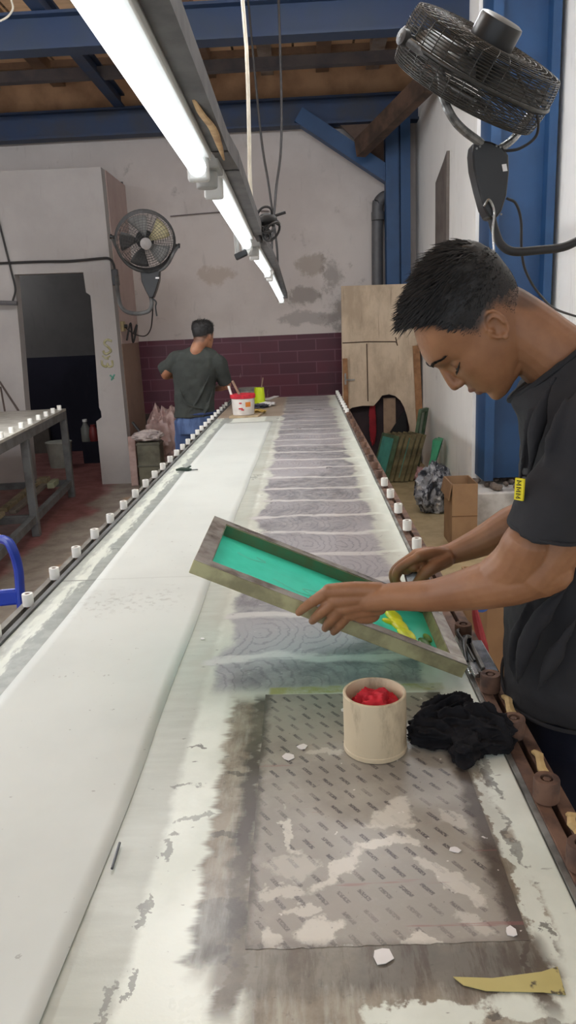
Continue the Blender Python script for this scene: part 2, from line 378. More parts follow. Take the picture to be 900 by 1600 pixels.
# ================================================================== THE PRINTING TABLE
TZ = .87
t = NT('table_top_paint'); p = t.pos('world'); x, y, z = t.xyz(p)
n_a = t.noise(p, 5, 6, .6); n_b = t.noise(p, 22, 6, .65); n_c = t.noise(t.scale(p, (14, 3, 1)), 3, 6, .65); n_d = t.noise(t.scale(p, (3, 20, 1)), 2.5, 5, .6); n_e = t.noise(p, 90, 4, .6)
wob = t.math('MULTIPLY', t.math('SUBTRACT', n_a, .5), .14); wob2 = t.math('MULTIPLY', t.math('SUBTRACT', n_b, .5), .06)
white = t.mix(t.step(n_a, .4, .62), lin((226, 232, 222)), lin((212, 219, 208)))
c_ = white
# grey concrete strip beside the fabric, white flaking band next to the rail
grey = t.mix(t.step(n_b, .4, .6), lin((166, 173, 168)), lin((150, 157, 152)))
xw = t.math('ADD', x, t.math('MULTIPLY', t.math('SUBTRACT', n_c, .5), .10))
c_ = t.mix(t.step(x, -.56, -.57), c_, c_)
c_ = t.mix(t.band(xw, -.615, -.54, .006), c_, grey)
c_ = t.mix(t.math('MULTIPLY', t.band(xw, -.69, -.645, .012), .8), c_, grey)
# grimy lane right of the fabric
lane = t.math('MULTIPLY', t.band(t.math('ADD', x, t.math('MULTIPLY', wob2, .4)), -.30, -.205, .008), t.math('ADD', .55, t.math('MULTIPLY', n_d, .7)))
c_ = t.mix(t.math('MULTIPLY', lane, .72), c_, lin((158, 162, 152)))
# printed strip: a dark smear every pattern repeat with wavy contour lines
yw = t.math('ADD', y, t.math('ADD', t.math('MULTIPLY', t.math('SUBTRACT', n_a, .5), .10), t.math('MULTIPLY', t.math('SINE', t.math('MULTIPLY', x, 14)), .012)))
rep = t.math('FRACT', t.math('DIVIDE', yw, .225))
tri = t.math('ABSOLUTE', t.math('SUBTRACT', rep, .5))          # 0 in the middle of a smear, .5 between two
gap = t.step(t.math('ADD', tri, t.math('MULTIPLY', t.math('SUBTRACT', n_d, .5), .22)), .40, .47)
cx_ = t.math('SUBTRACT', t.math('FRACT', t.math('ADD', t.math('DIVIDE', x, .105), t.math('MULTIPLY', n_a, .5))), .15)
rr_ = t.math('SQRT', t.math('ADD', t.math('MULTIPLY', t.math('MULTIPLY', cx_, cx_), .9), t.math('MULTIPLY', t.math('MULTIPLY', tri, tri), 1.6)))
ln = t.math('ABSOLUTE', t.math('SINE', t.math('ADD', t.math('MULTIPLY', rr_, 19.0), t.math('MULTIPLY', n_b, 6.0))))
lines = t.math('MULTIPLY', t.math('SUBTRACT', 1.0, t.step(ln, .05, .55)), t.step(t.noise(p, 3.1, 3), .40, .56))
ink = t.mix(t.step(n_b, .35, .65), lin((150, 149, 150)), lin((116, 115, 119)))
ink = t.mix(t.step(t.noise(p, 2.2, 3), .42, .62), ink, lin((158, 155, 158)))
ink = t.mix(t.math('MULTIPLY', lines, .42), ink, lin((84, 82, 92)))
ink = t.mix(t.math('MULTIPLY', t.step(n_e, .62, .72), .35), ink, lin((200, 198, 200)))
ink = t.mix(t.math('MULTIPLY', gap, .72), ink, lin((206, 204, 200)))
xl = t.math('ADD', x, t.math('ADD', t.math('MULTIPLY', gap, .02), t.math('ADD', wob, t.math('MULTIPLY', t.step(y, 1.2, 6.5), -.0))))
inkmask = t.math('MULTIPLY', t.band(xl, -.175, .205, .012), t.step(y, 1.19, 1.24))
halo = t.math('MULTIPLY', t.band(xl, -.215, .235, .02), t.step(y, 1.10, 1.25))
c_ = t.mix(t.math('MULTIPLY', halo, .6), c_, lin((176, 176, 164)))
c_ = t.mix(inkmask, c_, ink)
# cardboard lining at the far end
c_ = t.mix(t.math('MULTIPLY', t.math('MULTIPLY', t.step(y, 5.5, 5.55), t.math('SUBTRACT', 1.0, t.step(x, -.20, -.16))), 1.0), c_, t.mix(n_b, lin((176, 160, 138)), lin((146, 132, 116))))
# seam between two table plates
c_ = t.mix(t.math('MULTIPLY', t.band(y, 1.862, 1.868, .002), t.math('SUBTRACT', 1.0, t.step(x, -.25, -.2))), c_, lin((120, 124, 118)))
# brown adhesive grime around the film: left of it, below it and along its right side
xg = t.math('ADD', x, t.math('MULTIPLY', t.math('SUBTRACT', n_d, .5), .05)); yg = t.math('ADD', y, t.math('MULTIPLY', t.math('SUBTRACT', n_c, .5), .05))
g1 = t.math('MULTIPLY', t.band(xg, -.146, -.06, .007), t.band(t.math('ADD', y, wob), .60, 1.19, .025))
g2 = t.math('MULTIPLY', t.band(yg, .545, .66, .010), t.band(t.math('ADD', x, wob), -.105, .235, .015))
g3 = t.math('MULTIPLY', t.band(t.math('ADD', x, wob2), .195, .236, .008), t.band(y, .62, 1.06, .02))
streak = t.step(t.noise(t.scale(p, (30, 5, 1)), 1.7, 6, .7), .28, .58)
gaps_ = t.blobs(x, y, [(.09, .560, .05, .018, 0, 1), (.20, .575, .06, .02, 0, 1), (-.115, .585, .02, .016, 0, .9), (.228, .70, .012, .10, 0, .9), (.226, .86, .010, .07, 0, .7)], n_b, 1.2)
gm = t.math('MULTIPLY', t.math('MAXIMUM', t.math('MAXIMUM', g1, g2), g3), t.math('ADD', .72, t.math('MULTIPLY', streak, .28)))
gm = t.math('MULTIPLY', gm, t.math('SUBTRACT', 1.0, gaps_))
grime = t.mix(t.step(n_b, .38, .66), lin((150, 142, 126)), lin((118, 108, 94)))
grime = t.mix(t.math('MULTIPLY', t.step(n_e, .60, .70), .5), grime, lin((92, 84, 76)))
dk = t.math('MAXIMUM', t.math('MAXIMUM', t.band(xg, -.112, -.082, .008), t.math('MULTIPLY', t.band(yg, .585, .655, .012), .9)), t.band(t.math('ADD', x, wob2), .196, .214, .006))
grime = t.mix(t.math('MULTIPLY', dk, t.math('ADD', .45, t.math('MULTIPLY', t.step(n_a, .35, .65), .48))), grime, lin((70, 62, 56)))
grime = t.mix(t.math('MULTIPLY', t.blobs(x, y, [(-.118, .68, .035, .03, 10, 1), (-.13, .64, .03, .02, 0, 1), (-.125, .82, .02, .006, 0, 1), (-.12, .955, .02, .006, 0, 1)], n_b, 1.0), .7), grime, lin((64, 56, 52)))
c_ = t.mix(t.math('MAXIMUM', gm, t.math('MULTIPLY', dk, t.math('MULTIPLY', t.band(y, .56, 1.19, .02), t.band(x, -.12, .225, .01)))), c_, grime)
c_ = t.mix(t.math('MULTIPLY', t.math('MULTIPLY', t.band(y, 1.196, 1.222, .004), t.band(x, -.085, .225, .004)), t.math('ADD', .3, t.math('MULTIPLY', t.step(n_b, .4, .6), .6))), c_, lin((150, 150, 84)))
# dark drips and dots on the white edges
c_ = t.mix(t.math('MULTIPLY', t.blobs(x, y, [(-.19, 1.03, .016, .004, 0, 1), (-.20, .93, .018, .005, 0, .8), (-.195, .80, .006, .03, 5, .8), (-.205, .70, .004, .03, 0, .8), (-.17, .86, .02, .005, 5, .7), (-.20, .60, .003, .02, 0, .8), (-.215, .575, .004, .03, 0, .7), (.158, .556, .009, .006, 0, 1), (.232, .66, .006, .01, 0, 1), (.235, .80, .004, .05, 0, .8), (.238, .93, .006, .04, 8, .9), (.245, 1.0, .008, .06, 0, .7)], n_e, 1.3), .75), c_, lin((76, 72, 68)))
# scattered short scuffs and specks on the near part
sc = t.math('MULTIPLY', t.step(t.noise(t.scale(p, (40, 90, 1)), 1.0, 3, .5), .70, .74), t.band(x, -.24, .26, .02))
c_ = t.mix(t.math('MULTIPLY', sc, .7), c_, lin((92, 90, 84)))
t.base(c_, .3, 0, .5); t.put(t.b.inputs['Roughness'], t.math('ADD', .16, t.math('MULTIPLY', n_a, .36))); t.bump(t.math('ADD', n_b, t.math('MULTIPLY', inkmask, .6)), .14, .004); M_top = t.m

table = thing('printing_table', 'very long white screen printing table with stop knobs along both rails', 'table', (-.2, 3.6, 0))
Y0, Y1 = .12, 7.08
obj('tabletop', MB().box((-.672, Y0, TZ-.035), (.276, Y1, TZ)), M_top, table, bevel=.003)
# left rail: two steel bars with a dark slot
mb = MB(); mb.box((-.684, Y0, TZ-.02), (-.673, Y1, TZ+.004)); mb.box((-.695, Y0, TZ-.03), (-.684, Y1, TZ-.004))
obj('inner_rail', mb, M_greysteel, table, bevel=.001)
obj('outer_rail', MB().box((-.728, Y0, TZ-.045), (-.712, Y1, TZ-.008)).box((-.728, Y0, TZ-.052), (-.684, Y1, TZ-.045)), mat('dusty_angle_iron', (126, 124, 116), .6, .2, scale=14, c2=(98, 92, 84)), table)
# right rail: grey strip, rusty angle bars and the slot between them
obj('edge_strip', MB().box((.2765, Y0, TZ-.03), (.284, Y1, TZ+.003)), M_steel, table)
obj('inner_rail', MB().box((.2845, Y0, TZ-.03), (.303, Y1, TZ+.004)), M_rust, table, bevel=.0015)
obj('outer_rail', MB().box((.3125, Y0, TZ-.03), (.332, Y1, TZ+.001)), M_rust, table, bevel=.0015)
obj('slot_base', MB().box((.303, Y0, TZ-.03), (.3125, Y1, TZ-.022)), M_dark, table)
# frame below
fr = MB(); fr.box((-.70, Y0+.02, TZ-.11), (-.65, Y1-.02, TZ-.05)); fr.box((.24, Y0+.02, TZ-.11), (.29, Y1-.02, TZ-.036))
for k in range(6): fr.box((-.65, .3+k*1.32, TZ-.10), (.24, .35+k*1.32, TZ-.045))
obj('under_frame', fr, M_greysteel, table)
for k in range(6):
    for sx in (-.675, .262):
        obj('leg', MB().box((sx-.025, .3+k*1.32, 0), (sx+.025, .35+k*1.32, TZ-.11)), M_greysteel, table)
# stop knobs: bored nylon sleeves on bolts, and rusty steel ones near the camera
def knob_mesh(r, h):
    return MB().lathe([(r*.45, 0), (r*.98, 0), (r, .003), (r, h-.003), (r*.95, h), (r*.50, h), (r*.48, h-.006), (.0005, h-.006)], (0, 0, 0), (0, 0, 1), 20)
def place_knob(x, y, z, r, h, m, mb_):
    mb = knob_mesh(r, h); mb.v = [p+V((x, y, z)) for p in mb.v]
    k = obj('stop_knob', mb, m, table)
    b = MB().lathe([(.0075, 0), (.0075, .004), (.0055, .004), (.0055, .007), (.001, .0075)], (x, y, z+h-.008), (0, 0, 1), 6)
    b.cyl((x, y, z-.03), (x, y, z+h-.006), .005, 8)
    obj('bolt', b, mb_, k)
for i in range(29):
    place_knob(-.702, .90+.2*i - (.0 if i else 0), TZ-.004, .0135, .031, M_whiteplastic, M_rust)
for y in (.62, .745, .873, 1.031, 1.178, 1.40):
    place_knob(.300, y, TZ+.006, .0172, .031, M_rust, M_rust)
for y in (1.62, 1.81, 2.005, 2.205, 2.425, 2.654, 2.863):
    place_knob(.296, y, TZ+.012, .0135, .031, M_whiteplastic, M_rust)
for k in range(12):
    place_knob(.296, 3.06+k*.2, TZ+.006, .0135, .030, M_rust, M_rust)
for k in range(9):
    place_knob(.296, 5.46+k*.2, TZ+.010, .0145, .031, M_whiteplastic, M_rust)
# slivers of raw wood wedged into the right rail
for (ya, yb, w) in ((1.155, 1.05, .012), (.985, .895, .011), (.84, .80, .010)):
    mb = MB(); q = [(.318+.003*sin(k*1.7), ya+(yb-ya)*k/6, TZ+.006+.004*sin(k)) for k in range(7)]
    mb.tube(q, [w*.5, w*.62, w*.55, w*.66, w*.58, w*.62, w*.4], 6, flat=.55)
    obj('wedge', mb, M_wood, table, smooth=False)
# the non-slip film with its printed slanted marks
t = NT('printed_film'); p = t.pos('world'); x, y, z = t.xyz(p)
n_a = t.noise(p, 7, 6, .6); n_b = t.noise(p, 30, 6, .65); n_e = t.noise(p, 160, 3, .6)
base = t.mix(t.step(n_a, .38, .64), lin((158, 154, 144)), lin((140, 135, 126)))
base = t.mix(t.math('MULTIPLY', t.step(n_b, .52, .7), .35), base, lin((168, 162, 156)))
CW, RH = .0245, .0315
u = t.math('DIVIDE', t.math('ADD', x, t.math('MULTIPLY', y, .16)), CW); w = t.math('DIVIDE', t.math('SUBTRACT', y, t.math('MULTIPLY', x, .10)), RH)
fu = t.math('SUBTRACT', t.math('FRACT', u), .5); fw = t.math('SUBTRACT', t.math('FRACT', w), .5)
ax_ = t.math('MULTIPLY', fu, CW); ay_ = t.math('MULTIPLY', fw, RH)
ca, sa = cos(radians(-63)), sin(radians(-63))
l_ = t.math('ADD', t.math('MULTIPLY', ax_, ca), t.math('MULTIPLY', ay_, sa)); k_ = t.math('SUBTRACT', t.math('MULTIPLY', ay_, ca), t.math('MULTIPLY', ax_, sa))
dash = t.math('MULTIPLY', t.math('SUBTRACT', 1.0, t.step(t.math('ABSOLUTE', l_), 0.0092, .0112)), t.math('SUBTRACT', 1.0, t.step(t.math('ABSOLUTE', k_), .0021, .0034)))
dash = t.math('MULTIPLY', dash, t.step(t.noise(p, 480, 2, .5), .32, .52))
dash = t.math('MULTIPLY', dash, t.math('ADD', .45, t.math('MULTIPLY', t.step(t.noise(p, 14, 3), .38, .55), .55)))
c_ = t.mix(t.math('MULTIPLY', dash, .85), base, lin((58, 52, 58)))
W1 = [(.095, .855, .045, .020, 55, .8), (.078, .805, .032, .010, 10, 1), (.105, .80, .02, .010, 0, .9), (.018, .755, .045, .013, 50, .9), (.0, .665, .026, .014, 5, 1), (.0, .632, .045, .007, 0, .85), (.105, .645, .022, .008, -15, 1), (.150, .73, .05, .010, -50, .7), (.16, .665, .02, .012, -50, .5), (-.045, .83, .006, .040, 12, .8), (-.055, .72, .03, .010, 0, .7), (-.06, .645, .010, .012, 0, .9), (-.03, .69, .02, .006, 0, .8), (.17, .84, .022, .010, -60, .5), (-.04, .76, .03, .02, 0, .45), (.01, 1.01, .025, .006, 0, .5)]
worn = t.blobs(x, y, W1, t.noise(p, 26, 5, .6), 1.5, .22)
c_ = t.mix(t.math('MULTIPLY', worn, .85), c_, lin((214, 211, 200)))
haze = t.math('MULTIPLY', t.step(n_a, .45, .62), t.math('SUBTRACT', 1.0, t.step(y, .70, .86)))
c_ = t.mix(t.math('MULTIPLY', haze, .25), c_, lin((196, 190, 182)))
ed = t.math('SUBTRACT', 1.0, t.math('MULTIPLY', t.band(t.math('ADD', x, t.math('MULTIPLY', t.math('SUBTRACT', n_b, .5), .03)), -.083, .194, .008), t.step(t.math('ADD', y, t.math('MULTIPLY', t.math('SUBTRACT', n_b, .5), .03)), .628, .655)))
c_ = t.mix(t.math('MULTIPLY', ed, .9), c_, t.mix(n_b, lin((92, 82, 74)), lin((58, 50, 46))))
sp = t.step(n_e, .68, .73); c_ = t.mix(t.math('MULTIPLY', sp, .5), c_, lin((70, 64, 62)))
c_ = t.mix(t.math('MULTIPLY', t.step(t.noise(p, 75, 2, .5), .74, .77), .7), c_, lin((228, 224, 218)))
c_ = t.mix(t.math('MULTIPLY', t.step(t.noise(t.scale(p, (3, 40, 1)), 2.0, 3), .66, .7), .45), c_, lin((146, 92, 92)))
t.base(c_, .32, 0, .5); t.put(t.b.inputs['Roughness'], t.math('ADD', .2, t.math('MULTIPLY', n_a, .35))); t.bump(n_b, .2, .003); M_film = t.m
mb = MB(); random.seed(5); N = 40
def edge(a, b, amp):
    return [(a[0]+(b[0]-a[0])*k/N+random.uniform(-amp, amp), a[1]+(b[1]-a[1])*k/N+random.uniform(-amp, amp), TZ+.0002) for k in range(N)]
poly = edge((-.092, 1.196), (-.086, .640), .0006) + edge((-.086, .640), (.212, .645), .0012) + edge((.212, .645), (.214, 1.186), .0008) + edge((.214, 1.186), (-.092, 1.196), .0005)
mb.prism(poly, (0, 0, .0003))
o = obj('anti_slip_film', mb, M_film, table, smooth=False); o['label'] = 'worn grey film printed with slanted marks'
# yellow tape at the near right corner of the film
mb = MB(); q = [(708, 1527), (770, 1529), (846, 1519), (871, 1511), (884, 1555), (848, 1551), (760, 1549), (724, 1540)]
mb.prism([V((atz(x, y, TZ+.0012).x, atz(x, y, TZ+.0012).y, TZ+.0012)) for x, y in q], (0, 0, .0007))
t = NT('yellow_tape'); p = t.pos('world'); n1 = t.noise(p, 60, 4); n2 = t.noise(p, 18, 5)
t.base(t.mix(t.step(n1, .6, .68), t.mix(n2, lin((196, 186, 122)), lin((172, 160, 100))), lin((84, 76, 58))), .5)
o = obj('tape_strip', mb, t.m, table, smooth=False); o['label'] = 'torn yellow tape strip'
# ================================================================== THINGS ON THE TABLE
# long sheet of white fabric
t = NT('white_fabric'); p = t.pos('world'); n1 = t.noise(p, 3, 5); n2 = t.noise(p, 60, 3, .6); n3 = t.noise(p, 9, 5, .7); x, y, z = t.xyz(p)
c_ = t.mix(t.step(n1, .35, .7), lin((207, 212, 207)), lin((198, 203, 198)))
sm = t.math('MULTIPLY', t.band(t.math('ADD', y, t.math('MULTIPLY', n3, .2)), 1.72, 1.86, .05), t.band(x, -.57, -.34, .04))
c_ = t.mix(t.math('MULTIPLY', t.math('MULTIPLY', t.step(n2, .52, .62), sm), .55), c_, lin((168, 170, 164)))
c_ = t.mix(t.math('MULTIPLY', t.step(n2, .70, .73), .6), c_, lin((150, 150, 146)))
c_ = t.mix(t.math('MULTIPLY', t.band(y, 1.861, 1.868, .003), .35), c_, lin((170, 174, 168)))
t.base(c_, .55, 0, .3); M_fab = t.m
mb = MB(); NX, NY = 14, 90; rows = []
for j in range(NY+1):
    y = .14 + (5.22-.14)*(j/NY)**1.25
    xr = -.266 + (.022*min(1, max(0, (y-2)/3))) - .014*max(0, (.95-y)/.8) + .0015*sin(y*9)
    xl = -.579 + .002*sin(y*5)
    rows.append([V((xl+(xr-xl)*i/NX, y, TZ+.0012+.0006*noise.noise(V((i*.5, y*4, 0))) + (.006*max(0, (1.0-y)/.9)*max(0, (i/NX-.82)/.18)**2))) for i in range(NX+1)])
vs = [p for r in rows for p in r]; W_ = NX+1
mb.add(vs, [(j*W_+i, j*W_+i+1, (j+1)*W_+i+1, (j+1)*W_+i) for j in range(NY) for i in range(NX)])
o = obj('fabric_sheet', mb, M_fab, loc=(-.42, 2.7, TZ), recalc=False)
m_ = o.modifiers.new('solid', 'SOLIDIFY'); m_.thickness = .0011; m_.offset = -1
tag(o, 'long white sheet of fabric lying flat on the printing table', 'fabric')

# silk screen held tilted above the printed strip
LNt, e1, e2 = V((-.201, 1.2, 1.126)), V((.468, 0, -.213)), V((0, .30, 0))
Ls = e1.length; u1 = e1.normalized(); u2 = e2.normalized(); u3 = u2.cross(u1).normalized()
if u3.z < 0: u3 = -u3
scr = thing('silk_screen', 'silk screen frame with teal mesh tilted in the hands of the young man', 'screen', LNt + e1*.5 + e2*.5 - u3*.0135)
def sp(a, b, c): return LNt + u1*a + u2*b + u3*c
def sbox(mb, a0, a1, b0, b1, c0, c1):
    vs = [sp(a, b, c) for c in (c0, c1) for (a, b) in ((a0, b0), (a1, b0), (a1, b1), (a0, b1))]
    return mb.add(vs, [(0,3,2,1),(4,5,6,7),(0,1,5,4),(1,2,6,5),(2,3,7,6),(3,0,4,7)])
M_frame = mat('aged_frame_wood', (164, 162, 122), .55, scale=22, c2=(122, 118, 88), bump=.15)
M_frametop = mat('taped_frame_top', (172, 166, 158), .25, .4, scale=26, c2=(116, 106, 96))
M_greenres = mat('green_residue', (74, 118, 84), .4, scale=25, c2=(92, 104, 70))
TH = .027
for nm, (a0, a1, b0, b1) in dict(near=(0, Ls, 0, .026), far=(0, Ls, .274, .30), lft=(0, .030, .026, .274), rgt=(Ls-.03, Ls, .026, .274)).items():
    bar = obj('frame_bar', sbox(MB(), a0, a1, b0, b1, -TH, -.0015), M_frame, scr, bevel=.0015)
    obj('tape', sbox(MB(), a0+.0004, a1-.0004, b0+.0004, b1-.0004, -.0015, 0), M_frametop, bar, bevel=.0005)
for (a0, a1, b0, b1) in ((.030, Ls-.03, .2725, .2739), (.030, Ls-.03, .0261, .0275), (.030, .0314, .0275, .2725)):
    obj('residue', sbox(MB(), a0, a1, b0, b1, -TH+.002, -.003), M_greenres, scr, smooth=False)
t = NT('teal_screen_mesh'); p = t.pos('object'); n1 = t.noise(p, 14, 5, .6); n2 = t.noise(t.scale(p, (4, 40, 4)), 3, 3)
c_ = t.mix(t.step(n1, .42, .66), lin((90, 246, 222)), lin((76, 236, 210))); c_ = t.mix(t.math('MULTIPLY', t.step(n2, .62, .7), .3), c_, lin((120, 214, 190)))
t.base(c_, .28, 0, .5)
tr = t.n('ShaderNodeBsdfTransparent'); tr.inputs[0].default_value = (.34, .80, .64, 1)
tl = t.n('ShaderNodeBsdfTranslucent'); t.put(tl.inputs[0], c_)
ms0 = t.n('ShaderNodeMixShader'); ms0.inputs[0].default_value = .22; t.t.links.new(t.b.outputs[0], ms0.inputs[1]); t.t.links.new(tl.outputs[0], ms0.inputs[2])
ms = t.n('ShaderNodeMixShader'); ms.inputs[0].default_value = .17; t.t.links.new(ms0.outputs[0], ms.inputs[1]); t.t.links.new(tr.outputs[0], ms.inputs[2]); t.t.links.new(ms.outputs[0], t.out.inputs[0])
obj('mesh', sbox(MB(), .028, Ls-.028, .024, .276, -TH+.0012, -TH+.0018), t.m, scr, smooth=False)
M_neon = mat('neon_yellow_ink', (236, 246, 40), .35, scale=20, c2=(206, 230, 40)); M_dkgreen = mat('dark_green_ink', (62, 110, 44), .3, scale=20, c2=(120, 160, 40))
def ink(name, pts, m, h=.006):
    mb = MB(); vs = []
    zf = -TH+.0018
    for (a, b, r, s) in pts: mb.ell(sp(a, b, zf+.001), (r, r*s, h), Matrix((u1, u2, u3)).transposed(), 14, 8)
    o = obj(name, mb, m, scr); r_ = o.modifiers.new('remesh', 'REMESH'); r_.mode = 'VOXEL'; r_.voxel_size = .0016; s_ = o.modifiers.new('smooth', 'SMOOTH'); s_.factor = .5; s_.iterations = 4; return o
ink('yellow_ink', [(.398, .215, .014, 1.7), (.405, .18, .020, 1.6), (.412, .14, .020, 1.6), (.422, .105, .020, 1.5), (.434, .07, .018, 1.3), (.386, .135, .012, .7), (.446, .05, .014, 1.0), (.413, .235, .010, 1.3)], M_neon)
ink('green_ink', [(.458, .095, .014, 1.8), (.466, .06, .014, 1.6), (.470, .13, .010, 2.0), (.472, .045, .010, 1.2)], M_dkgreen, .004)
M_chalk = mat('pale_mark', (150, 222, 202), .5)
for q in ([(.07, .20), (.10, .19), (.13, .205), (.11, .215)], [(.15, .13), (.20, .11), (.23, .12), (.21, .135), (.24, .15)], [(.10, .10), (.16, .085), (.2, .075)]):
    obj('chalk_mark', MB().tube([sp(p.x, p.y, -TH+.002) for p in bez([(x, y, 0) for x, y in q], 5)], .0007, 5), M_chalk, scr)

# cup sawn from plastic pipe, red cloth in it, black rag beside it
cc = (atz(537, 1165, TZ)+atz(637, 1165, TZ))*.5; cc = V((.0862, 1.018, TZ+.0012))
t = NT('stained_cream_plastic'); p = t.pos('object'); n1 = t.noise(t.scale(p, (9, 9, 3)), 3, 6, .65); n2 = t.noise(p, 16, 5)
t.base(t.mix(t.math('MULTIPLY', t.step(n1, .5, .75), .75), t.mix(n2, lin((206, 192, 164)), lin((190, 174, 146))), lin((128, 112, 92))), .45); M_cup = t.m
cup = thing('plastic_pipe_cup', 'cream cup sawn from plastic pipe standing beside the black rag', 'cup', cc)
CR, CH = .0475, .093
obj('cup_body', MB().lathe([(.001, .004), (CR-.0045, .004), (CR-.0045, CH-.001), (CR-.004, CH), (CR-.001, CH), (CR, CH-.001), (CR, .008), (CR+.001, .007), (CR+.001, .001), (CR, 0), (.001, 0)], cc, seg=48), M_cup, cup)
def crumple(c, r, seed, amp=.5, freq=2.2, nu=56, nv=36, ridged=True, flatz=None, octv=4, fv=(1, 1, 1)):
    mb = MB(); mb.ell((0, 0, 0), (1, 1, 1), None, nu, nv); out = []
    for p in mb.v:
        d = p.normalized(); q = V((d.x*fv[0], d.y*fv[1], d.z*fv[2]))*freq + V((seed, seed*2.3, seed*.7)); h = 0; a = 1
        for k in range(octv):
            n_ = noise.noise(q); h += a*((1-abs(n_)*2.2) if ridged else n_); q = q*2.03; a *= .5
        f = 1 + amp*(h-.6)*.5
        w = V((d.x*r[0], d.y*r[1], d.z*r[2]))*f
        if flatz is not None and w.z < flatz: w.z = flatz + (w.z-flatz)*.04
        out.append(w + V(c))
    mb.v = out; return mb
M_red = mat('red_cloth', (198, 30, 48), .8, scale=30, c2=(150, 18, 36))
o = obj('red_rag', crumple(cc+V((.0, .004, .060)), (.034, .034, .026), 4.4, .8, 1.5, octv=2), M_red, loc=cc+V((0, 0, .05))); tag(o, 'crumpled red cloth stuffed inside the cream pipe cup', 'rag')
rc = V((.217, 1.028, TZ+.001))
M_rag = mat('black_cloth', (24, 24, 28), .85, scale=40, c2=(14, 14, 18), spec=.25)
mb = MB()
for (dx, dy, dz, r, s, yw_) in ((-.018, .030, .030, (.042, .020, .026), 1.0, .5), (-.036, -.004, .016, (.036, .026, .020), 2.0, -.3), (.034, .004, .022, (.040, .024, .030), 3.3, -.7), (.004, -.036, .014, (.020, .036, .018), 5.0, -.35), (.044, -.022, .014, (.028, .022, .020), 7.1, .3), (.006, .004, .022, (.034, .028, .026), 9.2, 0), (.018, .036, .014, (.03, .018, .018), 11.2, -.4)):
    b = crumple((0, 0, 0), r, s, 1.25, 1.0, 60, 40, octv=2, fv=(.7, 2.2, 2.0)); RZ = Matrix.Rotation(yw_, 3, 'Z'); b.v = [RZ @ p for p in b.v]; b.v = [V((p.x+rc.x+dx, p.y+rc.y+dy, max(TZ+.0012, p.z+TZ+dz))) for p in b.v]; mb.add(b.v, b.f)
o = obj('cloth_rag', mb, M_rag, loc=rc); r_ = o.modifiers.new('remesh', 'REMESH'); r_.mode = 'VOXEL'; r_.voxel_size = .0018; s_ = o.modifiers.new('smooth', 'SMOOTH'); s_.iterations = 3
r_.use_smooth_shade = True
tag(o, 'crumpled black rag lying on the table beside the cream cup', 'rag')
# paper scraps stuck on the table
M_scrap = mat('white_paper', (228, 226, 224), .6, var=.06)
scr_px = [(538, 1110, 7, 'rounded white paper scrap above the printed film, near the cup'), (471, 1167, 9, 'torn white paper scrap, the upper of a close pair on the film'), (450, 1182, 10, 'torn white paper scrap, the lower of a close pair on the film'), (711, 1328, 7, 'triangular white paper scrap on the film below the black rag'), (596, 1494, 14, 'curled white paper scrap near the bottom edge of the film'), (316, 998, 6, 'tiny white paper scrap beside the fabric under the tilted screen'), (798, 1456, 8, 'thin white paper scrap at the right border of the film')]
random.seed(11)
for x, y, r, lab in scr_px:
    c = atz(x, y, TZ+.0014); n = 7; k0 = random.random()*6
    poly = [c + V((cos(k0+2*pi*k/n)*r*.00092*random.uniform(.6, 1.2), sin(k0+2*pi*k/n)*r*.0012*random.uniform(.5, 1.0), .0)) for k in range(n)]
    o = obj('paper_scrap', MB().prism(poly, (0, 0, .0008)), M_scrap, loc=c, smooth=False); tag(o, lab, 'scrap')
# slim pencil-like sliver at the fabric edge
a, b = atz(187, 1317, TZ+.004), atz(175, 1357, TZ+.004)
o = obj('lead_sliver', MB().tube([a, b], .0018, 8), mat('graphite', (74, 78, 84), .4), loc=(a+b)*.5); tag(o, 'thin dark sliver lying along the edge of the white fabric', 'sliver')

# clamp and levers on the right rail beside the frame's end
cl = thing('rail_clamp', 'silver sliding clamp with black knob on the rail beyond the tilted screen', 'clamp', (.292, 1.30, TZ+.006))
M_chrome = mat('scuffed_chrome', (176, 176, 174), .25, .85, scale=30, c2=(120, 118, 114))
obj('base', MB().box((.277, 1.235, TZ+.0045), (.331, 1.375, TZ+.012)), M_chrome, cl, bevel=.002)
obj('slide_bar', MB().box((.280, 1.21, TZ+.0125), (.290, 1.385, TZ+.020)), M_chrome, cl, bevel=.0015)
obj('slide_bar', MB().box((.300, 1.24, TZ+.0125), (.307, 1.385, TZ+.019)), M_steel, cl, bevel=.0015)
obj('knob', MB().lathe([(.004, 0), (.009, .004), (.009, .014), (.004, .017)], (.296, 1.345, TZ+.019)), M_black, cl)
obj('lever', MB().tube(bez([(.296, 1.345, TZ+.032), (.288, 1.32, TZ+.042), (.279, 1.29, TZ+.040), (.275, 1.25, TZ+.026)], 6), .0035, 8), M_black, cl)
obj('cable', MB().tube(bez([(.290, 1.39, TZ+.03), (.280, 1.36, TZ+.036), (.284, 1.31, TZ+.034), (.292, 1.26, TZ+.022)], 6), .003, 8), M_black, cl)
# squeegee gripped in the far hand
A = at(652, 893, 1.49); B = V((.225, 1.47, .925))
sq = thing('squeegee', 'small silver squeegee gripped in the far hand of the young man', 'squeegee', B)
obj('holder', MB().beam(A+V((-.004, 0, .0)), B+V((0, 0, .03)), .05, .016, (0, 1, 0)), M_chrome, sq, bevel=.003)
obj('blade', MB().beam(B+V((0, 0, .032)), B, .048, .006, (0, 1, 0)), mat('amber_rubber', (150, 110, 60), .5), sq)

